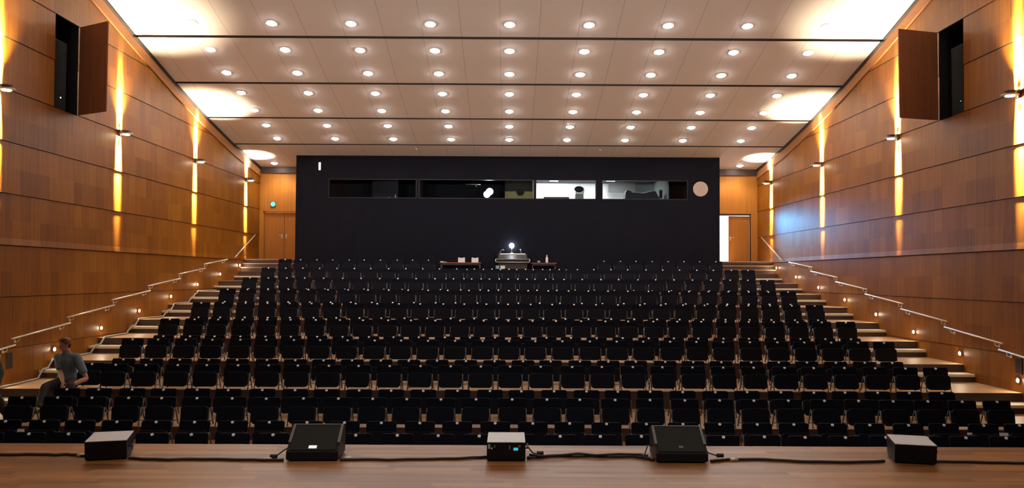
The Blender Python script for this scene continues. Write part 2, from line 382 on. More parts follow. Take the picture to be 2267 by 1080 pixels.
# back walls of the two side passages, with their double doors
def back_wall(s):
    side = 'left' if s < 0 else 'right'
    dj = sorted((s*9.10, s*8.33, s*7.50)) if s < 0 else [7.34, 8.17, 9.0]
    zt = CZ+2.37
    m = MB()
    x0, x1 = sorted((s*7.0, s*HW))
    m.box(((x0+x1)/2, BACKY+0.10, (zt+CZ+4.2)/2), (x1-x0, 0.2, CZ+4.2-zt))
    if s < 0: m.box(((x0+dj[0])/2, BACKY+0.10, (TOP+zt)/2), (dj[0]-x0, 0.2, zt-TOP)); m.box(((x1+dj[2])/2, BACKY+0.10, (TOP+zt)/2), (x1-dj[2], 0.2, zt-TOP))
    else: m.box(((x1+dj[2])/2, BACKY+0.10, (TOP+zt)/2), (x1-dj[2], 0.2, zt-TOP)); m.box(((x0+dj[0])/2, BACKY+0.10, (TOP+zt)/2), (dj[0]-x0, 0.2, zt-TOP))
    struct(m.build('wall_back_'+side, M['back']))
    m = MB(); zc = ceil_z(BACKY); m.box(((x0+x1)/2, BACKY-0.04, zc-0.11), (x1-x0, 0.08, 0.22)); struct(m.build('trim_%d' % (6 if s < 0 else 7), M['trimdark']))
    d = empty('door_1' if s < 0 else 'door_2', ((dj[0]+dj[2])/2, BACKY+0.06, TOP)); struct(d)
    cx = d.location.x; h = zt-TOP
    m = MB(); m.box((dj[0]-cx+0.02, 0.0, h/2), (0.04, 0.1, h)); m.box((dj[2]-cx-0.02, 0.0, h/2), (0.04, 0.1, h)); m.box((0, 0.0, h-0.035), (dj[2]-dj[0], 0.1, 0.07))
    m.build('door_frame', M['trimdark'] if s > 0 else M['leaf'], d)
    def leaf(a, b, hinge_open=None):
        w = b-a-0.012
        m = MB(); m.box((w/2, 0.03, (h-0.06)/2), (w, 0.045, h-0.09)); L = m.build('door_leaf', M['leaf'], d, (a-cx+0.006, 0, 0), bevel=0.003)
        return L, w
    def handle(L, x, sgn):
        k = MB(); k.box((x, -0.0, 0.88), (0.035, 0.015, 0.15)); k.tube((x, -0.005, 0.92), (x, -0.05, 0.92), 0.009); k.tube((x, -0.05, 0.92), (x+sgn*0.11, -0.05, 0.92), 0.009)
        k.build('door_handle', M['chrome'], L)
    L, w = leaf(dj[0]+0.04, dj[1])
    if s < 0: handle(L, w-0.08, -1)
    else: L.rotation_euler = (0, 0, 1.5)                    # the leaf next to the black wall stands open
    L, w = leaf(dj[1], dj[2]-0.04)
    handle(L, 0.07, 1)
back_wall(-1); back_wall(1)
# bright vestibule behind the open leaf
m = MB(); vx0, vx1, vy0, vy1, vz0, vz1 = 7.32, 9.0, BACKY+0.22, BACKY+1.9, TOP-0.02, CZ+2.75
m.quad((vx0, vy0, vz0), (vx1, vy0, vz0), (vx1, vy1, vz0), (vx0, vy1, vz0)); m.quad((vx0, vy0, vz1), (vx1, vy0, vz1), (vx1, vy1, vz1), (vx0, vy1, vz1))
m.quad((vx0, vy0, vz0), (vx0, vy1, vz0), (vx0, vy1, vz1), (vx0, vy0, vz1)); m.quad((vx1, vy0, vz0), (vx1, vy1, vz0), (vx1, vy1, vz1), (vx1, vy0, vz1))
m.quad((vx0, vy1, vz0), (vx1, vy1, vz0), (vx1, vy1, vz1), (vx0, vy1, vz1))
struct(m.build('wall_vestibule', M['daylit']))

# the black control room block with its strip of windows
WZ0, WZ1 = CZ+2.725, CZ+3.405
WX0, WX1 = at(727, 420, BOXY).x, at(1523, 420, BOXY).x
zc = CZ+4.42
m = MB()
m.box(((BL+BR)/2, BOXY+0.1, (TOP-0.6+WZ0)/2), (BR-BL, 0.2, WZ0-TOP+0.6)); m.box(((BL+BR)/2, BOXY+0.1, (WZ1+zc)/2), (BR-BL, 0.2, zc-WZ1))
m.box(((BL+WX0)/2, BOXY+0.1, (WZ0+WZ1)/2), (WX0-BL, 0.2, WZ1-WZ0)); m.box(((BR+WX1)/2, BOXY+0.1, (WZ0+WZ1)/2), (BR-WX1, 0.2, WZ1-WZ0))
for sx in (BL+0.05, BR-0.05): m.box((sx, (BOXY+BACKY+1.4)/2+0.1, (TOP-0.6+zc)/2), (0.1, BACKY+1.4-BOXY-0.2, zc-TOP+0.6))
struct(m.build('wall_control_room', M['ribbed']))
# booth interior
BY0, BY1 = BOXY+0.2, BACKY+1.4
bz0, bz1 = CZ+1.5, CZ+3.62
def px(x): return at(x, 420, BOXY).x
m = MB(); m.quad((BL+0.1, BY0, bz0), (BR-0.1, BY0, bz0), (BR-0.1, BY1, bz0), (BL+0.1, BY1, bz0)); struct(m.build('floor.004', M['booth_dark']))
m = MB(); m.quad((BL+0.1, BY0, bz1), (BR-0.1, BY0, bz1), (BR-0.1, BY1, bz1), (BL+0.1, BY1, bz1)); struct(m.build('ceiling.009', M['booth_dark']))
def booth_back(x0, x1, mat, y, name, z0=bz0, z1=bz1):
    m = MB(); m.box(((x0+x1)/2, y+0.03, (z0+z1)/2), (x1-x0, 0.06, z1-z0)); return struct(m.build(name, mat))
far = lambda x, y: px(x)*y/BOXY
booth_back(BL+0.1, px(1128)*1.07, M['booth_dark'], BY1, 'wall_booth_left')
booth_back(far(1118, 32.2), px(1183), M['olive'], 32.2, 'wall_booth_olive', bz0, CZ+3.20)
booth_back(far(1118, 32.25), px(1183), M['booth_brown'], 32.25, 'wall_booth_brown', CZ+3.2, bz1)
booth_back(px(1186), far(1406, BY1), M['booth_white'], BY1, 'wall_booth_white')
booth_back(far(1406, BY1), px(1484), M['booth_grey'], BY1-0.02, 'wall_booth_grey')
booth_back(px(1484), BR-0.1, M['booth_dark'], BY1-0.04, 'wall_booth_right')
def partition(x, mat, name):
    m = MB(); m.box((px(x), (BY0+BY1)/2+0.05, (bz0+bz1)/2), (0.06, BY1-BY0-0.1, bz1-bz0)); struct(m.build(name, mat))
partition(925, M['booth_brown'], 'wall_partition_1'); partition(1184.5, M['booth_white'], 'wall_partition_2'); partition(1482, M['booth_grey'], 'wall_partition_3')
m = MB(); m.box((far(853, 31.4), 31.4, CZ+3.0), (0.95, 0.03, 1.2)); o = m.build('pinboard', M['booth_brown']); tag(o, 'dim grey panel hanging behind the leftmost dark control room window', 'panel')
# window frames and panes
for i, (xa, xb) in enumerate(((727, 922), (927, 1183), (1186, 1320), (1333, 1523))):
    a, b = px(xa), px(xb); w = empty('window_%d' % (i+1), ((a+b)/2, BOXY+0.07, WZ0)); struct(w); W = b-a; H = WZ1-WZ0
    m = MB(); m.box((0, 0, 0.012), (W, 0.10, 0.024)); m.box((0, 0, H-0.012), (W, 0.10, 0.024)); m.box((-W/2+0.012, 0, H/2), (0.024, 0.10, H-0.048)); m.box((W/2-0.012, 0, H/2), (0.024, 0.10, H-0.048))
    m.build('window_frame', M['shadow_gap'], w)
    m = MB(); m.box((0, 0.02, H/2), (W-0.05, 0.008, H-0.05)); m.build('pane', M['glass'], w)
for i, (xa, xb) in enumerate(((922, 927), (1183, 1186), (1320, 1333))):
    a, b = px(xa), px(xb); m = MB(); m.box(((a+b)/2, BOXY+0.09, (WZ0+WZ1)/2), (b-a, 0.16, WZ1-WZ0)); struct(m.build('trim_%d' % (10+i), M['black_wall']))

# ------------------------------------------------------------------ hatches in the side walls: open flap and loudspeaker inside
for s in (-1, 1):
    side = 'left' if s < 0 else 'right'
    oy0, oy1, oz0, oz1 = HATCH[s]
    L = oy1-oy0-0.01; H = oz1-oz0-0.01
    f = empty('hatch_flap', (s*HW-s*0.045, oy1-0.005, oz0+0.005))
    ang = math.radians(60 if s < 0 else 74)
    # closed, the flap runs from the hinge towards the stage (-Y); it swings into the hall
    f.rotation_euler = (0, 0, ang if s < 0 else -ang)
    m = MB(); m.box((0, -L/2, H/2), (0.03, L, H)); m.build('panel', M['niche_door'], f, bevel=0.003)
    for zz in (0.2, H-0.2):
        m = MB(); m.tube((0, 0.0, zz-0.05), (0, 0.0, zz+0.05), 0.012); m.build('hinge', M['steel'], f)
    tag(f, 'square brown wooden hatch flap swung open from the %s wall high up' % side, 'hatch', 'hatch flaps')
    sp = empty('loudspeaker', (s*(HW+0.40), (oy0+oy1)/2, oz0+0.001))
    m = MB(); m.box((0, 0, 0.75), (0.5, 0.6, 1.5)); m.build('cabinet', M['cabinet'], sp, bevel=0.02)
    m = MB(); m.box((-s*0.255, 0, 0.75), (0.012, 0.54, 1.42)); m.build('grille', M['grille'], sp, bevel=0.004)
    m = MB(); m.tube((-s*0.255, 0.06 if s < 0 else -0.1, 0.30), (-s*0.268, 0.06 if s < 0 else -0.1, 0.30), 0.014 if s < 0 else 0.006, n=12); m.build('indicator_light', M['led'], sp)
    tag(sp, 'black loudspeaker hidden inside the open hatch of the %s wooden wall' % side, 'speaker', 'loudspeakers in the wall hatches')

# ------------------------------------------------------------------ ceiling downlights
def make_downlight():
    t = empty('ceiling_downlight', (0, 0, 0))
    m = MB(); m.lathe([(0.085, 0.03), (0.10, 0.005), (0.135, -0.012), (0.145, -0.004), (0.145, 0.004), (0.10, 0.03)], n=20); m.build('trim_ring', M['white'], t)
    m = MB(); m.lathe([(0.001, -0.05), (0.05, -0.044), (0.085, -0.022), (0.098, 0.004), (0.09, 0.02)], n=18); m.build('lamp', M['lamp'], t)
    return t
dl0 = make_downlight(); used = [False]
def place_downlight(x, y, label, grp):
    o = dl0 if not used[0] else copy_tree(dl0)
    used[0] = True
    z = ceil_z(y); sl = (ceil_z(y+0.05)-ceil_z(y-0.05))/0.1
    o.location = (x, y, z-0.006); o.rotation_euler = (math.atan(sl), 0, 0)
    tag(o, label, 'light', grp)
for n in range(7):
    for c in range(-4, 5):
        rowname = ORD[n]+' row from the rear' if n else 'rearmost row'
        y = 20.34+1.274*(6-n)
        if c == 0: pos = 'middle of nine'
        else: pos = '%s from the %s wall' % (ORD[4-abs(c)], 'left' if c < 0 else 'right')
        place_downlight(c*1.9+0.0, y, 'ceiling downlight, %s, in the %s' % (pos, rowname), 'recessed ceiling downlights')
place_downlight(at(608, 362, 31.2).x, 31.15, 'round downlight above the closed double door in the left passage', 'recessed ceiling downlights')
place_downlight(at(1637, 368.5, 31.2).x, 31.15, 'round downlight above the half open door in the right passage', 'recessed ceiling downlights')
# smoke detectors
for i, (x, y, lab) in enumerate(((511, 270, 'beside the left wall'), (923, 277, 'left of the middle column of downlights'), (1329, 279, 'right of the middle column of downlights'), (1740, 278, 'beside the right wall'))):
    d = 27.3; v = at(x, y, d); 
    for _ in range(8):
        d += (ceil_z(d)-at(x, y, d).z)*-3.0; d = max(24, min(29, d))
    v = at(x, y, d); z = ceil_z(d)
    t = empty('smoke_detector', (v.x, d, z))
    m = MB(); m.lathe([(0.06, 0.01), (0.06, -0.015), (0.001, -0.016)], n=16); m.build('base', M['edge'], t)
    m = MB(); m.lathe([(0.045, -0.015), (0.03, -0.05), (0.001, -0.052)], n=16); m.build('sensor_head', M['grey_top'], t)
    tag(t, 'small grey smoke detector on ceiling %s' % lab, 'smoke detector', 'ceiling smoke detectors')

# ------------------------------------------------------------------ wall sconces with their beams
def sconce(s, y, label):
    z = CZ+3.35; x = s*(HW-0.02)
    t = empty('wall_sconce', (x, y, z))
    m = MB(); m.box((-s*0.02, 0, 0), (0.04, 0.10, 0.16)); m.build('back_plate', M['steel'], t, bevel=0.004)
    m = MB(); m.mi = 0
    m.lathe([(0.06, -0.012), (0.15, -0.010), (0.155, 0.0), (0.15, 0.010), (0.06, 0.014)], (-s*0.16, 0, -0.02), 24); m.build('rim_disc', M['chrome'], t)
    m = MB(); m.lathe([(0.03, -0.01), (0.10, 0.05), (0.105, 0.055), (0.09, 0.052), (0.03, 0.0)], (-s*0.16, 0, 0.0), 24); m.build('bowl', M['steel'], t)
    m = MB(); m.lathe([(0.07, 0.0), (0.07, 0.012), (0.001, 0.016)], (-s*0.16, 0, 0.035), 16); m.build('lamp', M['sconce_glow'], t)
    m = MB(); m.lathe([(0.08, 0.0), (0.08, -0.012), (0.001, -0.016)], (-s*0.16, 0, -0.034), 16); m.build('lamp', M['sconce_glow'], t)
    tag(t, label, 'wall lamp', 'wall sconces')
    xx = x-s*0.16
    warm = (1.0, 0.76, 0.42)
    light('sconce_up', 'SPOT', (xx-s*0.02, y, z+0.09), (xx-s*0.12, y, z+1), 1500, (1.0, 0.82, 0.56), spot_size=math.radians(84), spot_blend=0.9, shadow_soft_size=0.05)
    for sg, pw in ((1, 300), (-1, 230)):
        light('sconce_beam', 'AREA', (x-s*0.055, y, z+sg*0.085), (x-s*0.055+s*(0.17 if sg > 0 else 0.15), y, z+sg*1.0), pw, (1.0, 0.85, 0.54), shape='DISK', size=0.29, spread=math.radians(13))
    light('sconce_down', 'SPOT', (xx, y, z-0.09), (xx+s*0.02, y, z-1), 120, warm, spot_size=math.radians(50), spot_blend=1.0, shadow_soft_size=0.05)
for s in (-1, 1):
    side = 'left' if s < 0 else 'right'
    for y, w in ((15.4, 'nearer the stage than the open hatch'), (20.25, 'just beyond the open hatch'), (25.2, 'between the hatch and the rear doors'), (30.1, 'nearest the rear doors')):
        sconce(s, y, 'wall sconce on the %s wooden wall %s' % (side, w))

# ------------------------------------------------------------------ step lights and handrails
for s in (-1, 1):
    side = 'left' if s < 0 else 'right'
    for k in range(1, 9):
        y = tier_y(k)+0.12; z = tier_z(k)+0.21; x = s*(HW-0.012)
        t = empty('step_light', (x, y, z))
        m = MB(); m.tube((s*0.02, 0, 0), (-s*0.012, 0, 0), 0.055, n=18); m.build('housing', M['steel'], t)
        m = MB(); m.ball((-s*0.012, 0, 0), (0.018, 0.032, 0.032)); m.build('lamp', M['step_glow'], t)
        tag(t, 'round step light low on the %s wall above the %s tier' % (side, ORD[k]), 'step light', 'step lights of the %s aisle' % side)
    for k in range(-1, 6):
        y0 = 15.9+PIT*k; z0 = CZ-1.20+0.305*k; y1 = y0+2.12; z1 = z0+0.19
        x = s*(HW-0.10)
        t = empty('handrail', (x, y0, z0))
        m = MB(); m.path([(0, 0, 0), (0, y1-y0, z1-z0)], 0.017, 8); m.build('rail', M['chrome'], t)
        for f in (0.12, 0.88):
            p = Vector((0, (y1-y0)*f, (z1-z0)*f))
            m = MB(); m.path([p+Vector((0, 0, -0.015)), p+Vector((0, 0, -0.06)), p+Vector((s*0.03, 0, -0.085)), p+Vector((s*0.085, 0, -0.085))], 0.008, 6)
            m.tube(p+Vector((s*0.075, 0, -0.085)), p+Vector((s*0.084, 0, -0.085)), 0.03, n=12); m.build('bracket', M['chrome'], t)
        tag(t, 'steel handrail length on the %s wall beside the %s tier' % (side, ORD[k+1]), 'handrail', 'handrail lengths on the %s wall' % side)
    y0, z0, y1, z1 = 28.75, CZ+0.60, 31.0, CZ+1.46
    t = empty('handrail', (s*(HW-0.10), y0, z0))
    m = MB(); m.path([(0, 0, 0), (0, y1-y0, z1-z0)], 0.02, 8); m.build('rail', M['chrome'], t)
    for f in (0.12, 0.88):
        p = Vector((0, (y1-y0)*f, (z1-z0)*f))
        m = MB(); m.path([p+Vector((0, 0, -0.015)), p+Vector((0, 0, -0.06)), p+Vector((s*0.085, 0, -0.085))], 0.008, 6); m.build('bracket', M['chrome'], t)
    tag(t, 'steep steel handrail on the %s wall by the last steps to the doors' % side, 'handrail')
    # dark outlet box low on the wall
    y = 16.0 if s < 0 else 15.55
    m = MB(); m.box((s*(HW-0.005), y, CZ-1.60+(0.03 if s > 0 else 0)), (0.03, 0.20, 0.29)); t = m.build('wall_outlet', M['trimdark'], None, bevel=0.004)
    tag(t, 'dark upright outlet plate low on the %s wooden wall under the handrail' % side, 'outlet plate', 'outlet plates')

# cable laid along the left aisle, over the steps
pts = []
def aisle_z(y):
    if y < tier_y(0): return tier_z(-1)
    k = min(8, int((y-D0)/PIT)); nxt = tier_y(k+1)
    return tier_z(k)+(0.16 if y > nxt-0.42 and k < 8 else 0)
pts_y = [14.6+0.1*i for i in range(0, 122)]
for y in pts_y:
    zz = max(aisle_z(y-0.08), aisle_z(y), aisle_z(y+0.08), (aisle_z(y+0.22)+aisle_z(y-0.05))/2)
    pts.append((-HW+0.13+0.05*math.sin(y*1.7), y, zz+0.022))
m = MB(); m.path(pts, 0.02, 6); t = m.build('floor_cable', M['grey_cable']); tag(t, 'grey cable running up the left aisle steps along the wooden wall', 'cable')

# ------------------------------------------------------------------ auditorium chairs
def rrect(w0, w1, z0, z1, r, n=4):
    """outline in x, z; w0 wide at the foot, w1 wide at the head, rounded corners"""
    c = [(-w0/2, z0, -1, -1), (w0/2, z0, 1, -1), (w1/2, z1, 1, 1), (-w1/2, z1, -1, 1)]
    out = []
    for i, (x, z, sx, sz) in enumerate(c):
        cx, cz = x-sx*r, z-sz*r
        a0 = [PI, 1.5*PI, 0, 0.5*PI][i]
        for k in range(n+1): a = a0+PI/2*k/n; out.append((cx+r*math.cos(a), cz+r*math.sin(a)))
    return out
def chair_meshes():
    me = {}
    m = MB(); m.prism(rrect(0.415, 0.44, 0.10, 0.43, 0.035), 1, -0.016, 0.016)
    for v in m.bm.verts: v.co.y += (v.co.z-0.12)*0.20-0.02
    bmesh.ops.bevel(m.bm, geom=[e for e in m.bm.edges if abs(e.calc_face_angle(0)) > 1.2], offset=0.006, segments=1, affect='EDGES')
    me['backrest'] = m.mesh('backrest', M['fabric'])
    m = MB(); m.prism(rrect(0.405, 0.42, 0.045, 0.30, 0.05), 1, -0.03, 0.03)
    for v in m.bm.verts: v.co.y += (v.co.z-0.08)*0.16-0.10
    bmesh.ops.bevel(m.bm, geom=[e for e in m.bm.edges if abs(e.calc_face_angle(0)) > 1.2], offset=0.012, segments=2, affect='EDGES')
    me['seat'] = m.mesh('seat', M['shell'])
    for nm, s, y0, y1 in (('front_leg', -1, -0.11, -0.02), ('front_leg', 1, -0.11, -0.02), ('rear_leg', -1, 0.13, 0.02), ('rear_leg', 1, 0.13, 0.02)):
        m = MB(); m.path([(s*0.220, y0, 0.0), (s*0.219, y0*0.8+y1*0.2, 0.06), (s*0.214, y1, 0.27)], 0.0105, 6); m.tube((s*0.220, y0, 0), (s*0.220, y0, 0.014), 0.016, n=8)
        me[nm+str(s)] = m.mesh('leg', M['steel'])
    m = MB(); m.path([(-0.215, 0.10, 0.05), (0.215, 0.10, 0.05)], 0.007, 6); me['stretcher'] = m.mesh('stretcher', M['steel'])
    m = MB(); m.tube((0, 0.022, 0.402), (0, 0.010, 0.416), 0.0215, n=12)
    me['number_plate'] = m.mesh('number_plate', M['plate'])
    return me
CM = chair_meshes()
PITCHX = 0.55
rows = []                                            # (row number, depth, floor height, offset, list of x)
OFF = {1: 0.28, 2: 0.66, 3: 0.10, 4: 0.42, 5: 0.10, 6: 0.52, 7: 0.02, 8: 0.5, 9: 0.0, 10: 0.5}
rj = random.Random(3)
for n in range(1, 20):
    y = 10.65+0.995*n
    k = -1 if n < 3 else (n-3)//2
    off = OFF.get(n, 0.0 if n % 2 else 0.5)
    half = 13.75 if n >= 4 else (12.75 if n == 1 else 13.9)
    if n % 2 == 1 and n >= 3: half = 14.3
    xs = [(i+off)*PITCHX for i in range(-16, 17) if -half-(0.0 if n != 1 else 0.05) <= i+off <= half]
    if n == 19: xs = [x for x in xs if abs(x-0.05) > 2.78 and x < 7.5]
    rows.append((n, y, tier_z(k), xs))
single, mass = [], []
for n, y, z, xs in rows:
    for i, x in enumerate(xs):
        if n == 5 and i == 0: x, y0c = x+0.05, 0.12
        else: y0c = 0.0
        e = (n, i, len(xs), x+rj.uniform(-0.018, 0.018), y+y0c+rj.uniform(-0.02, 0.02), z, rj.uniform(-0.035, 0.035))
        if n <= 10 or (n == 11 and (i < 9 or i >= len(xs)-9)): single.append(e)
        else: mass.append(e)
TENS = ['', '', 'twenty']
def ordinal(i): return (ORD+['seventeenth', 'eighteenth', 'nineteenth', 'twentieth'])[i]
for n, i, tot, x, y, z, rz in single:
    t = empty('auditorium_chair', (x, y, z), rz)
    for nm, me in CM.items():
        base = 'leg' if 'leg' in nm else nm
        o = bpy.data.objects.new(base, me); COL.objects.link(o); o.parent = t
    j, side = (i, 'left') if i < (tot+1)//2 else (tot-1-i, 'right')
    which = 'end' if j == 0 else ordinal(j)
    lab = ('black chair, %s from the %s aisle, in the %s row back from the stage' % (ordinal(j), side, ordinal(n-1))) if n > 1 else \
          ('black chair, %s from the %s aisle, in the front row nearest the stage' % (ordinal(j), side))
    tag(t, lab, 'chair', 'black chairs in the tiered rows')
for i, (px_, py_, w_, h_) in enumerate(((46, 952.5, 0.095, 0.04), (2222.5, 961.5, 0.125, 0.045), (2147, 960, 0.07, 0.03))):
    v = at(px_, py_, 12.46)
    m = MB(); m.box((0, 0, 0), (w_, 0.012, h_)); t = m.build('paper_label', M['plate'], None, v, bevel=0.002); t.rotation_euler = (-0.16, 0, 0)
    tag(t, ('white paper slip on a front chair by the left aisle', 'wider white paper slip on a front chair by the right aisle', 'narrower white paper slip on a front chair near the right aisle')[i], 'paper slip', 'paper slips on the front chairs')
# the rest of the tiered rows as one mass
V, Fc, MI, SM = [], [], [], []
for n, i, tot, x, y, z, rz in mass:
    c, s_ = math.cos(rz), math.sin(rz)
    for nm, me in CM.items():
        b0 = len(V)
        for v in me.vertices: V.append((x+v.co.x*c-v.co.y*s_, y+v.co.x*s_+v.co.y*c, z+v.co.z))
        mi = {'backrest': 0, 'seat': 1, 'number_plate': 3}.get(nm, 2)
        for p in me.polygons: Fc.append([b0+q for q in p.vertices]); MI.append(mi); SM.append(p.use_smooth)
me = bpy.data.meshes.new('auditorium_chairs'); me.from_pydata(V, [], Fc)
for mm in (M['fabric'], M['shell'], M['steel'], M['plate']): me.materials.append(mm)
me.polygons.foreach_set('material_index', MI); me.polygons.foreach_set('use_smooth', SM); me.update()
o = bpy.data.objects.new('auditorium_chairs', me); COL.objects.link(o)
tag(o, 'dense mass of black chairs filling the farther tiered rows below the black wall', 'chairs', 'black chairs in the tiered rows', 'stuff')

# ------------------------------------------------------------------ mixing desk and tables below the black wall
TZ = tier_z(8)
def table(x0, x1, label, top_mat, y=29.72):
    c = (x0+x1)/2; W = x1-x0; H = 0.345
    t = empty('table', (c, y, TZ))
    m = MB(); m.box((0, 0, H-0.0175), (W, 0.62, 0.035)); m.build('table_top', top_mat, t, bevel=0.004)
    m = MB(); m.box((0, 0, H-0.065), (W-0.10, 0.50, 0.06)); m.build('apron', M['dark_wood'], t)
    for sx in (-1, 1):
        for sy in (-1, 1):
            m = MB(); m.tube((sx*(W/2-0.05), sy*0.25, 0), (sx*(W/2-0.05), sy*0.25, H-0.03), 0.018); m.build('leg', M['steel'], t)
    tag(t, label, 'table', 'tables by the mixing desk'); return t
fx = lambda x: at(x, 580, 29.4).x
table(fx(973), fx(1065), 'low red topped table with two white cards, left of the mixing desk', M['red'])
table(fx(1176), fx(1233), 'small red topped table with a white bottle, right of the mixing desk', M['red'])
for i, x in enumerate((1021, 1051)):
    t = empty('place_card', (fx(x), 29.60, TZ+0.345))
    w = 0.235; m = MB()
    m.prism([(-w/2, 0), (w/2, 0), (w/2, 0.17), (0.06, 0.17), (0.045, 0.155), (-0.045, 0.155), (-0.06, 0.17), (-w/2, 0.17)], 1, -0.004, 0.004); m.build('card', M['white'], t)
    m = MB(); m.prism([(0.0, 0.0), (0.10, 0.0), (0.0, 0.12)], 0, -0.006, 0.006); m.build('foot', M['dark_wood'], t)
    tag(t, 'white notched card standing on the red table, %s' % ('nearer the mixing desk' if i else 'farther from the mixing desk'), 'card', 'white cards on the table')
m = MB(); v = fx(976); m.prism([(-0.05, 0), (0.16, 0), (0.16, 0.012), (-0.05, 0.045)], 1, -0.11, 0.11); t = m.build('paper_stack', M['white'], None, (v+0.03, 29.60, TZ+0.345)); tag(t, 'white papers at the outer end of the low red table', 'papers')
# mixing desk
cx = (fx(1098)+fx(1172))/2; W = fx(1172)-fx(1098)
t = empty('mixing_desk', (cx, 29.68, TZ))
zb = CZ+0.50-TZ
m = MB(); m.box((0, 0.05, (zb-0.04)/2), (W-0.15, 0.5, zb-0.04)); m.build('stand', M['dark_wood'], t, bevel=0.01)
m = MB(); m.prism([(-0.32, zb-0.04), (0.36, zb-0.04), (0.36, zb+0.30), (0.16, zb+0.27), (-0.32, zb+0.10)], 0, -W/2+0.02, W/2-0.02); m.build('console', M['cabinet'], t, bevel=0.008)
m = MB(); fz0, fz1 = zb-0.01, zb+0.095; yf = -0.34
m.path([(-W/2, yf, fz0), (W/2, yf, fz0)], 0.011); m.path([(-W/2, yf, fz1), (W/2, yf, fz1)], 0.011); m.path([(-W/2, yf, fz0), (-W/2-0.012, yf, (fz0+fz1)/2), (-W/2, yf, fz1)], 0.018); m.path([(W/2, yf, fz0), (W/2+0.012, yf, (fz0+fz1)/2), (W/2, yf, fz1)], 0.018)
m.build('front_rail', M['chrome'], t)
m = MB(); m.box((0.0, 0.15, zb+0.285), (W*0.78, 0.03, 0.03)); m.build('meter_bridge', M['chrome'], t, bevel=0.005)
m = MB()
for i in range(22):
    for j in range(4):
        m.box((-W/2+0.1+i*(W-0.2)/21, -0.2+j*0.09, zb+0.15+j*0.033), (0.012, 0.02, 0.018))
m.build('fader_bank', M['grey_top'], t)
for xx, lean in ((-W/2+0.13, 0.10), (W/2-0.28, -0.03)):
    m = MB(); m.path([(xx, 0.1, zb+0.26), (xx, 0.1, zb+0.34), (xx+lean*0.5, 0.08, zb+0.41), (xx+lean, 0.04, zb+0.44)], 0.009, 6); g = m.build('gooseneck_lamp', M['chrome'], t)
    m = MB(); m.tube((xx+lean, 0.04, zb+0.44), (xx+lean+0.02, 0.0, zb+0.41), 0.02, 0.026); m.build('lamp_head', M['chrome'], g)
tag(t, 'black sound mixing desk with a steel front rail in the middle under the black wall', 'mixing desk')
lx = at(1133, 543, 29.6)
t = empty('desk_lamp', (lx.x, 29.945, CZ+0.50+0.30))
m = MB(); m.lathe([(0.07, 0), (0.07, 0.015), (0.02, 0.03)], n=16); m.build('base', M['chrome'], t)
hz = lx.z-t.location.z
m = MB(); m.path([(0, 0, 0.02), (0.0, 0.02, hz*0.5), (0, 0.0, hz-0.08)], 0.009, 6); m.build('stem', M['chrome'], t)
m = MB(); m.ball((0, 0, hz), (0.088, 0.088, 0.088), 20, 12); m.build('globe', M['lamp_cool'], t)
tag(t, 'bright round white lamp glowing on top of the mixing desk', 'lamp')
bx = at(1211, 575, 29.5).x
t = empty('bottle', (bx, 29.60, TZ+0.345))
m = MB(); m.lathe([(0.04, 0), (0.043, 0.01), (0.043, 0.16), (0.018, 0.22), (0.016, 0.25)], n=16); m.build('body', M['white'], t)
m = MB(); m.lathe([(0.02, 0.25), (0.02, 0.275), (0.001, 0.278)], n=12); m.build('cap', M['white'], t)
tag(t, 'white bottle standing on the small red table beside the mixing desk', 'bottle')
t = empty('cup', (at(1193, 578, 29.5).x, 29.57, TZ+0.345)); m = MB(); m.lathe([(0.04, 0), (0.05, 0.07), (0.046, 0.07), (0.036, 0.006)], n=14); m.build('body', M['grey_label'], t)
tag(t, 'pale cup beside the white bottle on the small red table', 'cup')
for i, (xa, xb, mt) in enumerate(((1097.5, 1105.5, M['grey_label']), (1108, 1118, M['white']))):
    a, b = fx(xa), fx(xb)
    m = MB(); m.box((0, 0, 0.12), (b-a, 0.07, 0.24)); o = m.build('paper_box', mt, None, ((a+b)/2, 29.435, TZ), bevel=0.004)
    tag(o, ('grey box' if i == 0 else 'white box')+' standing under the front of the mixing desk', 'box', 'boxes under the mixing desk')

# ------------------------------------------------------------------ things on the black wall and by the doors
v = at(1550.5, 418.5, BOXY)
t = empty('wall_clock', (v.x, BOXY, v.z))
m = MB(); m.tube((0, 0, 0), (0, -0.035, 0), 0.262, n=40); m.build('rim', M['beige'], t)
m = MB(); m.tube((0, -0.034, 0), (0, -0.038, 0), 0.245, n=40); m.build('face', M['beige'], t)
m = MB(); m.box((0.03, -0.041, 0.05), (0.012, 0.004, 0.13), (0, 0.5, 0)); m.build('hand', M['grey_label'], t)
m = MB(); m.box((-0.02, -0.041, -0.05), (0.010, 0.004, 0.16), (0, 0.3, 0)); m.build('hand', M['grey_label'], t)
tag(t, 'round beige clock on the black wall right of the control room windows', 'clock')
v = at(708, 368, BOXY)
m = MB(); m.box((0, -0.015, 0), (0.07, 0.03, 0.27)); t = m.build('wall_plate', M['strip_glow'], None, (v.x, BOXY, v.z), bevel=0.005); tag(t, 'slim upright white plate high on the left of the black wall', 'plate')
v = at(605, 452, BACKY)
t = empty('exit_sign', (v.x, BACKY, v.z)); m = MB(); m.box((0, -0.02, 0), (0.19, 0.04, 0.19)); m.build('housing', M['steel'], t, bevel=0.01)
m = MB(); m.tube((0, -0.04, 0), (0, -0.045, 0), 0.085, n=20); m.build('lit_face', M['teal'], t)
tag(t, 'small green glowing exit sign above the closed left double door', 'exit sign')

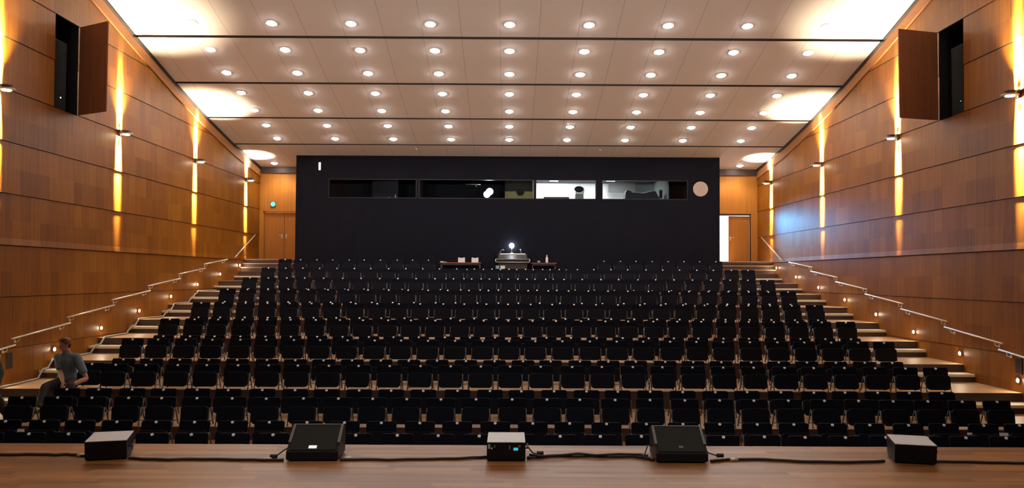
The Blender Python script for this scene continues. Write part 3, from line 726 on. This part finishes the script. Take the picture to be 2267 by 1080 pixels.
# ------------------------------------------------------------------ things seen through the control room windows
def tube_lamp(x, y, w, z, label, power=260):
    t = empty('ceiling_lamp', (x, y, z)); m = MB(); m.box((0, 0, 0.035), (w, 0.14, 0.05)); m.build('housing', M['white'], t, bevel=0.01)
    m = MB(); m.tube((-w/2+0.03, 0, 0), (w/2-0.03, 0, 0), 0.025, n=10); m.build('tube', M['tube'], t)
    tag(t, label, 'lamp', 'fluorescent lamps'); 
    light('booth_light', 'AREA', (x, y, z-0.05), (x, y+0.15, z-1), power, (1, 0.99, 0.96), size=w, size_y=0.2, shape='RECTANGLE')
tube_lamp(far(1226, 31.6), 31.6, 0.36, CZ+3.545, 'fluorescent lamp on the ceiling of the bright white control room')
tube_lamp(far(1352, 31.6), 31.6, 0.36, CZ+3.56, 'fluorescent lamp on the ceiling of the right control room', 70)
# projector
v = at(1282, 421, 30.75)
t = empty('projector', (v.x, 30.75, WZ0-0.16))
h = v.z-(WZ0-0.16)
m = MB(); m.box((0, 0, h*0.35), (0.30, 0.28, h*0.70)); m.build('stand', M['booth_grey'], t, bevel=0.01)
m = MB(); m.box((0.01, 0.02, h-0.03), (0.33, 0.36, 0.26)); m.build('body', M['white'], t, bevel=0.05)
m = MB(); m.ball((-0.02, -0.17, h+0.02), (0.165, 0.06, 0.11), 20, 12); m.build('lens_hood', M['cabinet'], t)
for sx in (-1, 1):
    m = MB(); m.tube((sx*0.15-0.02, -0.16, h+0.01), (sx*0.20-0.02, -0.15, h-0.01), 0.014, 0.006); m.build('lens_lug', M['cabinet'], t)
tag(t, 'white projector with a black oval lens hood behind the bright control room window', 'projector')
# covered desk in the right control room
v0, v1 = at(1381, 425, 30.7).x, at(1462, 425, 30.7).x
wz = lambda y: at(1420, y, 30.7).z
t = empty('covered_console', ((v0+v1)/2, 30.75, WZ0-0.5)); b = t.location
prof = [(1381, 450), (1384, 425), (1388, 421.5), (1394, 423.5), (1398, 427), (1410, 427.5), (1420, 429), (1430, 427), (1438, 425), (1446, 423.5), (1450, 425), (1456, 436), (1463, 450)]
m = MB(); poly = [(at(x, y, 30.7).x-b.x, at(x, y, 30.7).z-b.z) for x, y in prof]
m.prism([(poly[0][0], 0)]+poly+[(poly[-1][0], 0)], 1, -0.25, 0.35); m.build('dust_cover', M['cabinet'], t, bevel=0.01)
m = MB(); m.path([(x, -0.1, z+0.012) for x, z in poly[1:11]], 0.014, 6); m.build('white_hem', M['white'], t)
tag(t, 'dark covered console with a pale top edge in the right control room window', 'console')
v = at(1469, 430, 31.3)
t = empty('monitor_screen', (v.x, 31.3, WZ0-0.1)); h = v.z-(WZ0-0.1)
m = MB(); m.box((0, 0, h), (0.34, 0.04, 0.33)); m.build('screen_case', M['edge'], t, bevel=0.006)
m = MB(); m.box((0, -0.022, h), (0.29, 0.006, 0.28)); m.build('screen', M['booth_dark'], t)
m = MB(); m.box((0, 0.02, (h-0.15)/2), (0.06, 0.03, h-0.15)); m.build('stand', M['edge'], t)
tag(t, 'dark square monitor beside the covered console in the right control room', 'monitor')
m = MB(); m.box((0, 0, 0), (far(1406, 32.6)-far(1347, 32.6), 0.03, 1.0)); t = m.build('roller_blind', M['booth_blind'], None, ((far(1347, 32.6)+far(1406, 32.6))/2, 32.6, at(1376, 426, 32.6).z+0.5)); tag(t, 'dark grey blind hanging in the right control room window', 'blind')
m = MB(); m.box((0, 0, 0), (0.9, 0.5, 0.34)); t = m.build('equipment_case', M['cabinet'], None, (far(1231, 30.6), 30.55, at(1231, 437.5, 30.6).z-0.17), bevel=0.01); tag(t, 'low black case on the sill of the bright control room window', 'case')
# lit work lamp with two heads, rail, round speaker
for i, (x, y, r) in enumerate(((1078, 430, 0.125), (1084, 424, 0.135))):
    v = at(x, y, 30.7+0.42*i)
    t = empty('spot_lamp', (v.x, v.y, bz0)); h = v.z-bz0
    m = MB(); m.path([(0, 0.1, 0), (0, 0.1, h-0.2), (0, 0.06, h)], 0.015, 6); m.build('stand', M['cabinet'], t)
    m = MB(); m.tube((0, 0.02, h), (0, 0.20, h), r+0.01, r*0.6, 20); m.build('lamp_housing', M['cabinet'], t)
    m = MB(); m.ball((0, 0.0, h), (r*0.92, 0.03, r*0.92), 20, 10); m.build('lens', M['lamp_cool'], t)
    tag(t, 'bright white spot lamp in the dark control room window, the %s of the overlapping pair' % ('lower' if i == 0 else 'upper'), 'lamp', 'spot lamps in the dark control room')
a, b_ = at(1030, 408, 30.6), at(1064, 408.5, 30.6)
t = empty('lamp_rail', ((a.x+b_.x)/2, 30.6, a.z)); w = (b_.x-a.x)/2
m = MB(); m.path([(-w, 0, 0), (w, 0, 0)], 0.014, 6); m.build('rail', M['chrome'], t)
m = MB(); m.path([(0.1, 0, 0.02), (0.1, -0.02, -0.06), (0.14, -0.02, -0.08)], 0.012, 6); m.build('clamp', M['chrome'], t)
m = MB(); m.path([(0.0, 0, 0.0), (0.0, 0, bz1-a.z)], 0.006, 6); m.build('hanger', M['steel'], t)
tag(t, 'thin steel lamp rail hanging in the dark control room window', 'rail')
v = at(1152, 423, 31.9)
t = empty('round_loudspeaker', (v.x, 32.17, v.z)); m = MB(); m.tube((0, 0, 0), (0, -0.12, 0), 0.14, 0.125, 24); m.build('cabinet', M['cabinet'], t); m = MB(); m.ball((0, -0.12, 0), (0.11, 0.03, 0.11)); m.build('grille', M['grille'], t)
tag(t, 'round black loudspeaker on the olive wall behind the control room glass', 'speaker')
for i, (x, y, hh) in enumerate(((876.5, 430, 0.22), (863, 434, 0.12))):
    v = at(x, 440.5, 30.5); t = empty('bottle', (v.x, 30.38, v.z-0.05)); m = MB(); m.lathe([(0.03, 0), (0.032, hh*0.6), (0.012, hh*0.8), (0.012, hh)], n=12); m.build('body', M['grey_label'], t)
    tag(t, '%s pale bottle behind the leftmost dark control room window' % ('taller' if i == 0 else 'shorter'), 'bottle', 'bottles in the dark control room')
m = MB(); m.box(((WX0+WX1)/2, BOXY+0.45, WZ0-0.055), (WX1-WX0-0.1, 0.5, 0.04)); struct(m.build('trim_8', M['booth_dark']))
light('booth_dim', 'AREA', (far(1150, 31.2), 31.2, CZ+3.45), (far(1150, 31.6), 31.9, CZ+2.9), 2.2, (1, 0.9, 0.6), size=0.3)
light('booth_dim', 'AREA', (far(870, 30.6), 30.7, CZ+3.5), (far(860, 31.4), 31.4, CZ+3.0), 0.6, (0.8, 0.8, 1), size=0.3)

# ------------------------------------------------------------------ stage monitors
def wedge(x, y, rz, label, badge):
    t = empty('stage_monitor', (x, y, 0.0), rz); W = 0.447
    prof = [(0.0, 0.012), (0.006, 0.085), (0.325, 0.262), (0.43, 0.235), (0.40, 0.012)]
    m = MB(); m.prism(prof, 0, -W/2, W/2); m.build('cabinet', M['cabinet'], t, bevel=0.008)
    a = Vector((0, 0.006, 0.085)); b = Vector((0, 0.325, 0.262)); u = (b-a).normalized(); nrm = Vector((0, -u.z, u.y)); L = (b-a).length
    def slab(x0, x1, l0, l1, t0, t1):
        m = MB(); vs = []
        for xx in (x0, x1):
            vs.append([a+u*l0+nrm*t0+Vector((xx, 0, 0)), a+u*l1+nrm*t0+Vector((xx, 0, 0)), a+u*l1+nrm*t1+Vector((xx, 0, 0)), a+u*l0+nrm*t1+Vector((xx, 0, 0))])
        A = [m.bm.verts.new(p) for p in vs[0]]; B = [m.bm.verts.new(p) for p in vs[1]]
        m.bm.faces.new(A); m.bm.faces.new(B[::-1])
        for i in range(4): m.bm.faces.new((A[i], B[i], B[(i+1) % 4], A[(i+1) % 4]))
        return m
    slab(-W/2+0.025, W/2-0.025, 0.012, L-0.018, -0.002, 0.008).build('grille', M['grille'], t)
    for sx in (-1, 1):
        slab(sx*(W/2-0.012)-0.011, sx*(W/2-0.012)+0.011, L*0.30, L-0.004, -0.002, 0.012).build('side_edge', M['edge'], t)
    slab(-W/2+0.02, W/2-0.02, L-0.016, L-0.004, -0.002, 0.012).build('top_edge', M['edge'], t)
    if badge:
        slab(-0.036, 0.034, 0.03, 0.065, 0.006, 0.014).build('badge', M['badge'], t, bevel=0.003)
    else:
        slab(-0.02, 0.02, 0.06, 0.085, 0.006, 0.010).build('badge', M['edge'], t)
    for sx in (-1, 1):
        for yy in (0.05, 0.35):
            m = MB(); m.tube((sx*0.18, yy, 0), (sx*0.18, yy, 0.014), 0.016, n=10); m.build('foot', M['cable'], t)
    tag(t, label, 'stage monitor', 'wedge stage monitors')
w2 = on_z(690, 1021.5, 0); w4 = on_z(1511, 1025.5, 0)
wedge(w2.x, w2.y, 0.03, 'wide black wedge stage monitor with a white badge on its grille', True)
wedge(w4.x, w4.y, -0.02, 'wide black wedge stage monitor without a white badge', False)
def fill(x, y, rz, label, panel):
    t = empty('fill_speaker', (x, y, 0.0), rz); W, D, H = 0.335, 0.47, 0.173
    prof = [(0.035, 0.01), (0.0, H-0.004), (D, H-0.004), (D-0.03, 0.01)]
    m = MB(); m.prism(prof, 0, -W/2, W/2); m.build('cabinet', M['cabinet'], t, bevel=0.007)
    m = MB(); m.box((0, D/2, H-0.002), (W-0.006, D-0.006, 0.006)); m.build('top_panel', M['grey_top'], t, bevel=0.002)
    m = MB(); m.box((0, D-0.008, H*0.5), (W-0.04, 0.012, H-0.05)); m.build('grille', M['grille'], t)
    if panel:
        for (xx, zz, w, h, mt) in ((-0.147, 0.135, 0.02, 0.04, 'grey_label'), (-0.125, 0.118, 0.011, 0.012, 'white'), (0.083, 0.112, 0.04, 0.023, 'blue'), (-0.10, 0.135, 0.012, 0.02, 'edge'), (0.03, 0.125, 0.012, 0.035, 'edge'), (0.115, 0.138, 0.02, 0.015, 'edge')):
            yy = 0.035*(1-zz/H)-0.002
            m = MB(); m.box((xx, yy, zz), (w, 0.006, h)); m.build('panel_label', M[mt], t)
    for sx in (-1, 1):
        m = MB(); m.box((sx*(W/2-0.03), D/2, 0.006), (0.03, 0.3, 0.012)); m.build('foot', M['cable'], t)
    m = MB(); m.path([(W/2, 0.12, 0.1), (W/2+0.022, 0.13, 0.1), (W/2+0.022, 0.3, 0.1), (W/2, 0.31, 0.1)], 0.008, 6); m.build('handle', M['cable'], t)
    tag(t, label, 'fill speaker', 'small fill speakers')
fill(-3.45, 7.44, 0.285, 'small grey topped black fill speaker nearest the left end of stage', False)
fill(-0.012, 7.46, 0.0, 'small grey topped black fill speaker with blue lit label, centre of stage', True)
fill(3.51, 7.42, -0.27, 'small grey topped black fill speaker nearest the right end of stage', False)

# ------------------------------------------------------------------ cables on the stage
def stage_cable(pts, r, label, plugs=(), name='stage_cable'):
    P = [on_z(x, y, 0)+Vector((0, 0, r)) for x, y in pts]
    out = []
    for i in range(len(P)-1):
        for k in range(6):
            f = k/6; p = P[i].lerp(P[i+1], f); p.y += 0.006*math.sin((i*6+k)*0.9); out.append(p)
    out.append(P[-1])
    t = empty(name, (out[0].x, out[0].y, 0)); b = Vector(t.location)
    m = MB(); m.path([p-b for p in out], r, 7); m.build('sheath', M['cable'], t)
    for x, y in plugs:
        p = on_z(x, y, 0)-b
        m = MB(); m.tube(p+Vector((-0.035, 0, 0.016)), p+Vector((0.035, 0.004, 0.016)), 0.014, n=10); m.build('plug', M['chrome'], t)
    tag(t, label, 'cable', 'black cables along the front of the stage')
stage_cable([(-30, 1010), (40, 1009), (80, 1008.5), (120, 1010), (150, 1008.5), (172, 1010.5), (188, 1012)], 0.013, 'black cable from the left stage edge to the first fill speaker', [(180, 1011.5)])
stage_cable([(285, 1017), (320, 1019), (370, 1020.5), (430, 1019), (500, 1020), (560, 1021), (600, 1021.5), (628, 1021)], 0.013, 'black cable from the first fill speaker to the badged wedge', [(592, 1020.5)])
stage_cable([(752, 1021), (800, 1019.5), (860, 1020.5), (930, 1019), (1000, 1018), (1050, 1015.5), (1079, 1014)], 0.012, 'black cable from the badged wedge to the centre fill speaker', [(768, 1018)])
stage_cable([(1168, 1017), (1200, 1014), (1240, 1011), (1275, 1013), (1310, 1011.5), (1350, 1014), (1400, 1013), (1430, 1017), (1448, 1021)], 0.014, 'black cable bundle from the centre fill speaker to the plain wedge')
t = bpy.data.objects['stage_cable.003']
P = [on_z(x, y, 0)+Vector((0, 0, 0.03))-t.location for x, y in ((1172, 1014), (1200, 1017), (1240, 1015), (1280, 1011), (1320, 1015), (1370, 1012), (1425, 1014))]
m = MB(); m.path(P, 0.010, 7); m.build('sheath', M['cable'], t)
stage_cable([(1574, 1024), (1600, 1021), (1640, 1019.5), (1700, 1020), (1760, 1024), (1830, 1025.5), (1900, 1026), (1958, 1023.5)], 0.013, 'black cable from the plain wedge to the right fill speaker', [(1625, 1021)])
stage_cable([(2072, 1024), (2120, 1024.5), (2190, 1026), (2250, 1027.5), (2320, 1027)], 0.011, 'black cable from the right fill speaker to the right stage edge')
def lead(p0, pts, end, label):
    t = empty('speaker_lead', p0); b = Vector(p0)
    m = MB(); m.path([Vector(p)-b for p in [p0]+pts+[end]], 0.006, 6); m.build('sheath', M['cable'], t)
    e = Vector(end)-b
    m = MB(); m.tube(e+Vector((-0.03, 0, 0.012)), e+Vector((0.03, 0, 0.012)), 0.018, n=10); m.build('plug', M['cable'], t)
    tag(t, label, 'cable', 'short speaker leads')
a = on_z(1427, 1016, 0); lead((w4.x-0.222, w4.y+0.22, 0.11), [(w4.x-0.27, w4.y+0.19, 0.115), (w4.x-0.30, w4.y+0.15, 0.05)], (a.x, a.y, 0.012), 'short black lead looping from the left side of the plain wedge')
a = on_z(1594, 1014, 0); lead((w4.x+0.222, w4.y+0.2, 0.10), [(w4.x+0.27, w4.y+0.2, 0.05)], (a.x, a.y, 0.012), 'short black lead with a plug right of the plain wedge')
a = on_z(606, 1016, 0); lead((w2.x-0.222, w2.y+0.2, 0.09), [(w2.x-0.27, w2.y+0.17, 0.07)], (a.x, a.y, 0.012), 'short black lead at the left side of the badged wedge')
a = on_z(1196, 1009, 0); lead((0.185, 7.6, 0.10), [(0.22, 7.62, 0.05)], (a.x, a.y, 0.012), 'short black lead at the right side of the centre fill speaker')

# ------------------------------------------------------------------ people
def limb(pts, radii, side=(1, 0, 0), n=16, sub=6):
    """closed, tapered, round-ended tube through the points; a radius may be (across, deep)"""
    P = [Vector(p) for p in pts]; Rr = [r if isinstance(r, tuple) else (r, r) for r in radii]
    C, RR = [], []
    for i in range(len(P)-1):                      # smooth interpolation along the limb
        p0 = P[max(i-1, 0)]; p1 = P[i]; p2 = P[i+1]; p3 = P[min(i+2, len(P)-1)]
        for k in range(sub):
            t = k/sub; h = lambda q0, q1, q2, q3: 0.5*((2*q1)+(q2-q0)*t+(2*q0-5*q1+4*q2-q3)*t*t+(3*q1-q0-3*q2+q3)*t**3)
            w = 0.5; lin = p1.lerp(p2, t); C.append(lin.lerp(h(p0, p1, p2, p3), w)); e = t*t*(3-2*t)
            RR.append(tuple(Rr[i][j]+(Rr[i+1][j]-Rr[i][j])*e for j in (0, 1)))
    C.append(P[-1]); RR.append(Rr[-1])
    d0 = (C[0]-C[1]).normalized(); d1 = (C[-1]-C[-2]).normalized()
    pre = [(C[0]+d0*min(RR[0])*0.9*f, tuple(x*g for x in RR[0])) for f, g in ((1.0, 0.25), (0.75, 0.65), (0.4, 0.9))]
    post = [(C[-1]+d1*min(RR[-1])*0.9*f, tuple(x*g for x in RR[-1])) for f, g in ((0.4, 0.9), (0.75, 0.65), (1.0, 0.25))]
    Q = pre+list(zip(C, RR))+post
    bm = bmesh.new(); rings = []
    for i, (c, r) in enumerate(Q):
        t = (Q[min(i+1, len(Q)-1)][0]-Q[max(i-1, 0)][0]).normalized()
        u = Vector(side); u = (u-t*u.dot(t))
        if u.length < 1e-3: u = t.orthogonal()
        u.normalize(); v = t.cross(u)
        rings.append([bm.verts.new(c+u*r[0]*math.cos(2*PI*k/n)+v*r[1]*math.sin(2*PI*k/n)) for k in range(n)])
    for i in range(len(rings)-1):
        for k in range(n): bm.faces.new((rings[i][k], rings[i][(k+1) % n], rings[i+1][(k+1) % n], rings[i+1][k]))
    bm.faces.new(rings[0][::-1]); bm.faces.new(rings[-1])
    bmesh.ops.recalc_face_normals(bm, faces=bm.faces)
    me = bpy.data.meshes.new('limb'); bm.to_mesh(me); bm.free(); return me
def merged(name, meshes, mat, parent, voxel=None):
    bm = bmesh.new()
    for me in meshes: bm.from_mesh(me)
    for f in bm.faces: f.smooth = True; f.material_index = 0
    me = bpy.data.meshes.new(name); bm.to_mesh(me); bm.free(); me.materials.clear(); me.materials.append(mat)
    o = bpy.data.objects.new(name, me); COL.objects.link(o)
    if parent: o.parent = parent
    if voxel:
        r = o.modifiers.new('union', 'REMESH'); r.mode = 'VOXEL'; r.voxel_size = voxel; r.use_smooth_shade = True
        s = o.modifiers.new('soften', 'SMOOTH'); s.iterations = 2; s.factor = 0.4
    return o
def ball_mesh(c, s, rot=None, u=20, v=14):
    bm = bmesh.new(); mt = Matrix.Translation(c)
    if rot is not None: mt = mt @ rot.to_4x4()
    bmesh.ops.create_uvsphere(bm, u_segments=u, v_segments=v, radius=1, matrix=mt @ Matrix.Diagonal((*s, 1)))
    me = bpy.data.meshes.new('lump'); bm.to_mesh(me); bm.free(); return me
def hand_meshes(wrist, tip_dir, palm_n, size=1.0, curl=0.5):
    """palm and five separate fingers; tip_dir points along the hand, palm_n out of the palm, thumb on the side"""
    d = Vector(tip_dir).normalized(); n = Vector(palm_n); n = (n-d*n.dot(d)).normalized(); sd = d.cross(n)
    w = Vector(wrist); out = [limb([w-d*0.01, w+d*0.045*size, w+d*0.082*size], [(0.024*size, 0.019*size), (0.036*size, 0.016*size), (0.040*size, 0.013*size)], sd)]
    for off, ln in ((-0.031, 0.062), (-0.0105, 0.074), (0.0105, 0.080), (0.031, 0.070)):
        p = w+d*0.078*size+sd*off*size; cur = d.copy(); pts = [p]
        for f in (0.45, 0.32, 0.23):
            cur = (cur+n*curl*0.8).normalized(); p = p+cur*ln*f*size; pts.append(p)
        out.append(limb(pts, [0.0098*size, 0.0092*size, 0.0085*size, 0.0072*size], sd, 10, 3))
    p = w+d*0.022*size+sd*0.028*size; q = p+(sd*0.8+d*0.6).normalized()*0.038*size
    out.append(limb([p, q, q+(d+n*0.5+sd*0.25).normalized()*0.034*size], [0.0135*size, 0.0115*size, 0.009*size], n, 10, 3))
    return out
def person(name, jt, face, shirt, trousers, hair, sleeve_long, label, group=None, extra=None):
    base = Vector((jt['pelvis'].x, jt['pelvis'].y, min(v.z for k, v in jt.items() if k.startswith('toe'))-0.02))
    t = empty(name, base)
    P = {k: v-base for k, v in jt.items()}
    rt0 = (P['shR']-P['shL']).normalized(); fw0 = rt0.cross(Vector((0, 0, 1)))*-1
    sh = [P['shL'], P['chest'].lerp((P['shL']+P['shR'])/2, 0.6), P['shR']]
    parts = [limb([P['pelvis']-Vector((0, 0, 0.04)), P['belly'], P['chest'], P['chest'].lerp(P['neck'], 0.6)], [(0.165, 0.115), (0.145, 0.10), (0.168, 0.112), (0.10, 0.075)], rt0, 20),
             limb(sh, [0.066, 0.075, 0.066], (0, 0, 1)), limb([P['chest'].lerp(P['neck'], 0.5), P['neck'], P['skull']], [0.068, 0.058, 0.056], rt0)]
    for q in 'LR':
        parts.append(limb([P['hip'+q], P['hip'+q].lerp(P['knee'+q], 0.5), P['knee'+q], P['knee'+q].lerp(P['ank'+q], 0.35), P['ank'+q]], [0.098, 0.082, 0.060, 0.058, 0.040], rt0))
        parts.append(limb([P['ank'+q], P['toe'+q]], [0.042, 0.034], rt0))
        parts.append(limb([P['sh'+q], P['sh'+q].lerp(P['el'+q], 0.45), P['el'+q], P['el'+q].lerp(P['wr'+q], 0.3), P['wr'+q]], [0.060, 0.052, 0.041, 0.043, 0.027], rt0))
    # head: skull, jaw, nose, brow, ears
    fd = Vector(face).normalized(); up = Vector((0, 0, 1)); up = (up-fd*up.dot(fd)).normalized(); rt = fd.cross(up)
    rot = Matrix((rt, fd, up)).transposed(); h = P['head']
    hp = lambda x, y, z: h+rt*x+fd*y+up*z
    parts += [ball_mesh(hp(0, -0.01, 0.03), (0.076, 0.096, 0.088), rot), ball_mesh(hp(0, 0.02, -0.045), (0.058, 0.070, 0.070), rot), ball_mesh(hp(0, 0.045, -0.092), (0.030, 0.030, 0.024), rot),
              ball_mesh(hp(0, 0.093, -0.028), (0.013, 0.022, 0.016), rot), ball_mesh(hp(0, 0.084, -0.005), (0.009, 0.012, 0.026), rot), ball_mesh(hp(0, 0.078, 0.022), (0.045, 0.014, 0.010), rot),
              ball_mesh(hp(0, 0.083, -0.063), (0.024, 0.010, 0.008), rot)]
    for s in (-1, 1): parts.append(ball_mesh(hp(s*0.076, -0.005, -0.012), (0.010, 0.020, 0.030), rot))
    for s in 'LR':
        d = (P['wr'+s]-P['el'+s]).normalized(); hd = jt.get('hand'+s)
        tip = (hd if hd is not None else d); tip = Vector(tip)
        parts += hand_meshes(P['wr'+s], tip, jt.get('palm'+s, Vector((0, 0, -1))), 0.95, 0.45)
    merged('body', parts, M['skin'], t, 0.0075)
    for s in (-1, 1):
        m = MB(); m.ball(hp(s*0.031, 0.082, 0.004), (0.010, 0.007, 0.006), 10, 8); m.build('eye', M['eye'], t)
    # hair
    hm = [ball_mesh(hp(0, -0.022, 0.052), (0.083, 0.098, 0.080), rot), ball_mesh(hp(0, -0.055, 0.0), (0.076, 0.060, 0.075), rot), ball_mesh(hp(0.0, 0.048, 0.098), (0.055, 0.04, 0.026), rot), ball_mesh(hp(-0.04, 0.0, 0.11), (0.035, 0.05, 0.026), rot), ball_mesh(hp(0.035, -0.02, 0.115), (0.04, 0.05, 0.024), rot)]
    for s in (-1, 1): hm.append(ball_mesh(hp(s*0.072, -0.012, 0.035), (0.014, 0.035, 0.05), rot))
    merged('hair', hm, hair, t, 0.009)
    # shirt or jacket, trousers
    top = [limb([P['pelvis']+(P['belly']-P['pelvis'])*-0.15, P['belly'], P['chest'], P['chest'].lerp(P['neck'], 0.62)], [(0.178, 0.128), (0.165, 0.120), (0.186, 0.128), (0.105, 0.085)], rt0, 20), limb(sh, [0.080, 0.088, 0.080], (0, 0, 1))]
    for q in 'LR':
        if sleeve_long: top.append(limb([P['sh'+q], P['sh'+q].lerp(P['el'+q], 0.5), P['el'+q], P['el'+q].lerp(P['wr'+q], 0.9)], [0.076, 0.068, 0.058, 0.043], rt0))
        else: top.append(limb([P['sh'+q], P['sh'+q].lerp(P['el'+q], 0.35), P['sh'+q].lerp(P['el'+q], 0.68)], [0.076, 0.073, 0.072], rt0))
    merged('jacket' if sleeve_long else 'shirt', top, shirt, t, 0.010)
    low = [limb([P['hipL'], P['pelvis'], P['hipR']], [0.115, (0.13, 0.125), 0.115], (0, 0, 1))]
    for q in 'LR': low.append(limb([P['hip'+q], P['hip'+q].lerp(P['knee'+q], 0.5), P['knee'+q], P['knee'+q].lerp(P['ank'+q], 0.4), P['knee'+q].lerp(P['ank'+q], 0.93)], [0.112, 0.096, 0.077, 0.074, 0.066], rt0))
    merged('trousers', low, trousers, t, 0.010)
    for s in 'LR':
        a, b = P['ank'+s], P['toe'+s]; dr = Vector((b.x-a.x, b.y-a.y, 0)).normalized(); z0 = 0.02-0.02
        heel = Vector((a.x, a.y, 0.045))-dr*0.045; mid = Vector((a.x, a.y, 0.045))+dr*0.07; toe = Vector((a.x, a.y, 0.036))+dr*0.17
        merged('shoe', [limb([heel, mid, toe], [0.044, (0.05, 0.04), (0.040, 0.030)], dr.cross(Vector((0, 0, 1)))), limb([Vector((a.x, a.y, 0.12)), Vector((a.x, a.y, 0.05))], [0.048, 0.05], dr)], M['shoe'], t, 0.009)
    if extra: extra(t, P)
    tag(t, label, 'person', group); return t
V3 = Vector
fl0, fl1 = tier_z(0), tier_z(1)
elR_ = at(191, 838, 15.36); wrR_ = at(156, 853, 15.06); elL_ = at(135, 825, 15.36); wrL_ = at(139, 848, 15.10)
person('person', {
    'pelvis': V3((-7.90, 15.47, fl1+0.12)), 'belly': V3((-7.90, 15.50, fl1+0.30)), 'chest': V3((-7.88, 15.45, fl1+0.50)), 'neck': V3((-7.885, 15.44, fl1+0.665)), 'skull': V3((-7.90, 15.42, fl1+0.74)), 'head': V3((-7.91, 15.40, fl1+0.785)),
    'hipL': V3((-7.98, 15.46, fl1+0.105)), 'hipR': V3((-7.79, 15.46, fl1+0.105)), 'kneeL': V3((-8.02, 15.00, fl1+0.085)), 'kneeR': V3((-7.60, 15.02, fl1+0.09)),
    'ankL': V3((-7.93, 14.66, fl0+0.085)), 'ankR': V3((-7.62, 14.93, fl0+0.085)), 'toeL': V3((-7.97, 14.50, fl0+0.03)), 'toeR': V3((-7.60, 14.78, fl0+0.03)),
    'shL': V3((-8.055, 15.47, fl1+0.565)), 'shR': V3((-7.70, 15.43, fl1+0.565)), 'elL': elL_, 'elR': elR_, 'wrL': wrL_, 'wrR': wrR_,
    'handL': V3((0.25, -0.75, -0.5)), 'handR': V3((-0.75, -0.6, -0.25)), 'palmL': V3((0.5, 0.3, -0.8)), 'palmR': V3((0, 0.4, -1))},
    V3((-0.62, -0.74, -0.20)), M['shirt'], M['trousers'], M['hair_red'], False, 'red haired person in blue grey t-shirt sitting on the left aisle step')
def band(t, P):
    a, b = P['shR'], P['elR']
    m = MB(); m.tube(a.lerp(b, 0.22), a.lerp(b, 0.42), 0.086, 0.081, 18); m.build('arm_band', M['lime'], t)
person('person', {
    'pelvis': V3((-8.50, 14.24, fl0+0.76)), 'belly': V3((-8.53, 14.22, fl0+0.90)), 'chest': V3((-8.56, 14.12, fl0+1.05)), 'neck': V3((-8.61, 14.02, fl0+1.16)), 'skull': V3((-8.63, 13.98, fl0+1.22)), 'head': V3((-8.65, 13.93, fl0+1.27)),
    'hipL': V3((-8.60, 14.22, fl0+0.74)), 'hipR': V3((-8.41, 14.22, fl0+0.74)), 'kneeL': V3((-8.66, 13.98, fl0+0.42)), 'kneeR': V3((-8.33, 14.0, fl0+0.46)),
    'ankL': V3((-8.68, 14.2, fl0+0.085)), 'ankR': V3((-8.20, 14.15, fl0+0.085)), 'toeL': V3((-8.70, 14.04, fl0+0.03)), 'toeR': V3((-8.12, 14.02, fl0+0.03)),
    'shL': V3((-8.74, 14.08, fl0+1.09)), 'shR': V3((-8.375, 14.10, fl0+1.09)), 'elL': V3((-8.80, 13.95, fl0+0.84)), 'elR': V3((-8.325, 14.02, fl0+0.80)), 'wrL': V3((-8.70, 13.86, fl0+0.62)), 'wrR': V3((-8.36, 13.88, fl0+0.60)),
    'handL': V3((0.1, -0.4, -1)), 'handR': V3((-0.1, -0.5, -1)), 'palmL': V3((0, 1, -0.3)), 'palmR': V3((0, 1, -0.3))},
    V3((-0.3, -0.9, -0.3)), M['black_cloth'], M['trousers'], M['hair_dark'], True, 'person in black bending forward at the left edge, beside the front chairs', None, band)

# ------------------------------------------------------------------ light of the hall
light('stage_fill_light', 'SPOT', (-3.5, 3.0, 7.4), (-2.5, 9.0, 0), 640, (1.0, 0.88, 0.74), spot_size=math.radians(80), spot_blend=0.8, shadow_soft_size=0.25)  # pair of unseen spots added above the stage to brighten its boards
light('stage_fill_light', 'SPOT', (3.5, 3.0, 7.4), (2.5, 9.0, 0), 640, (1.0, 0.90, 0.80), spot_size=math.radians(80), spot_blend=0.8, shadow_soft_size=0.25)
for x in (-6.0, 0.0, 6.0):  # added unseen spots brightening the ceiling, stand-ins for stage lighting
    light('ceiling_fill_light', 'SPOT', (x, 1.0 if x else -1.5, 3.2), (x*0.4, 18.0, 9.0), 2900, (1.0, 0.90, 0.82), spot_size=math.radians(62), spot_blend=1.0, shadow_soft_size=0.3)
light('vestibule_light', 'AREA', (8.1, BACKY+1.0, CZ+2.70), (8.1, BACKY+1.0, 0), 900, (0.90, 0.96, 1.0), size=0.9)
light('vestibule_daylight', 'AREA', (7.45, BACKY+1.7, CZ+2.3), (9.25, 28.0, CZ+0.9), 230, (0.05, 0.46, 0.95), size=0.3)
for x in (-8.3, 8.2):
    light('passage_light', 'SPOT', (x, 31.1, ceil_z(31.1)-0.1), (x, 31.4, 0), 90, (1.0, 0.80, 0.55), spot_size=math.radians(130), spot_blend=0.6, shadow_soft_size=0.15)
w = bpy.data.worlds.new('world'); S.world = w; w.use_nodes = True
w.node_tree.nodes['Background'].inputs[0].default_value = (0.02, 0.018, 0.016, 1)
vs = S.view_settings; vs.view_transform = 'Standard'; vs.look = 'None'; vs.gamma = 1.0; vs.use_curve_mapping = False; vs.exposure = 0.0
S.cycles.use_denoising = True
S.cycles.max_bounces = 8; S.cycles.diffuse_bounces = 4; S.cycles.glossy_bounces = 3; S.cycles.sample_clamp_indirect = 6.0
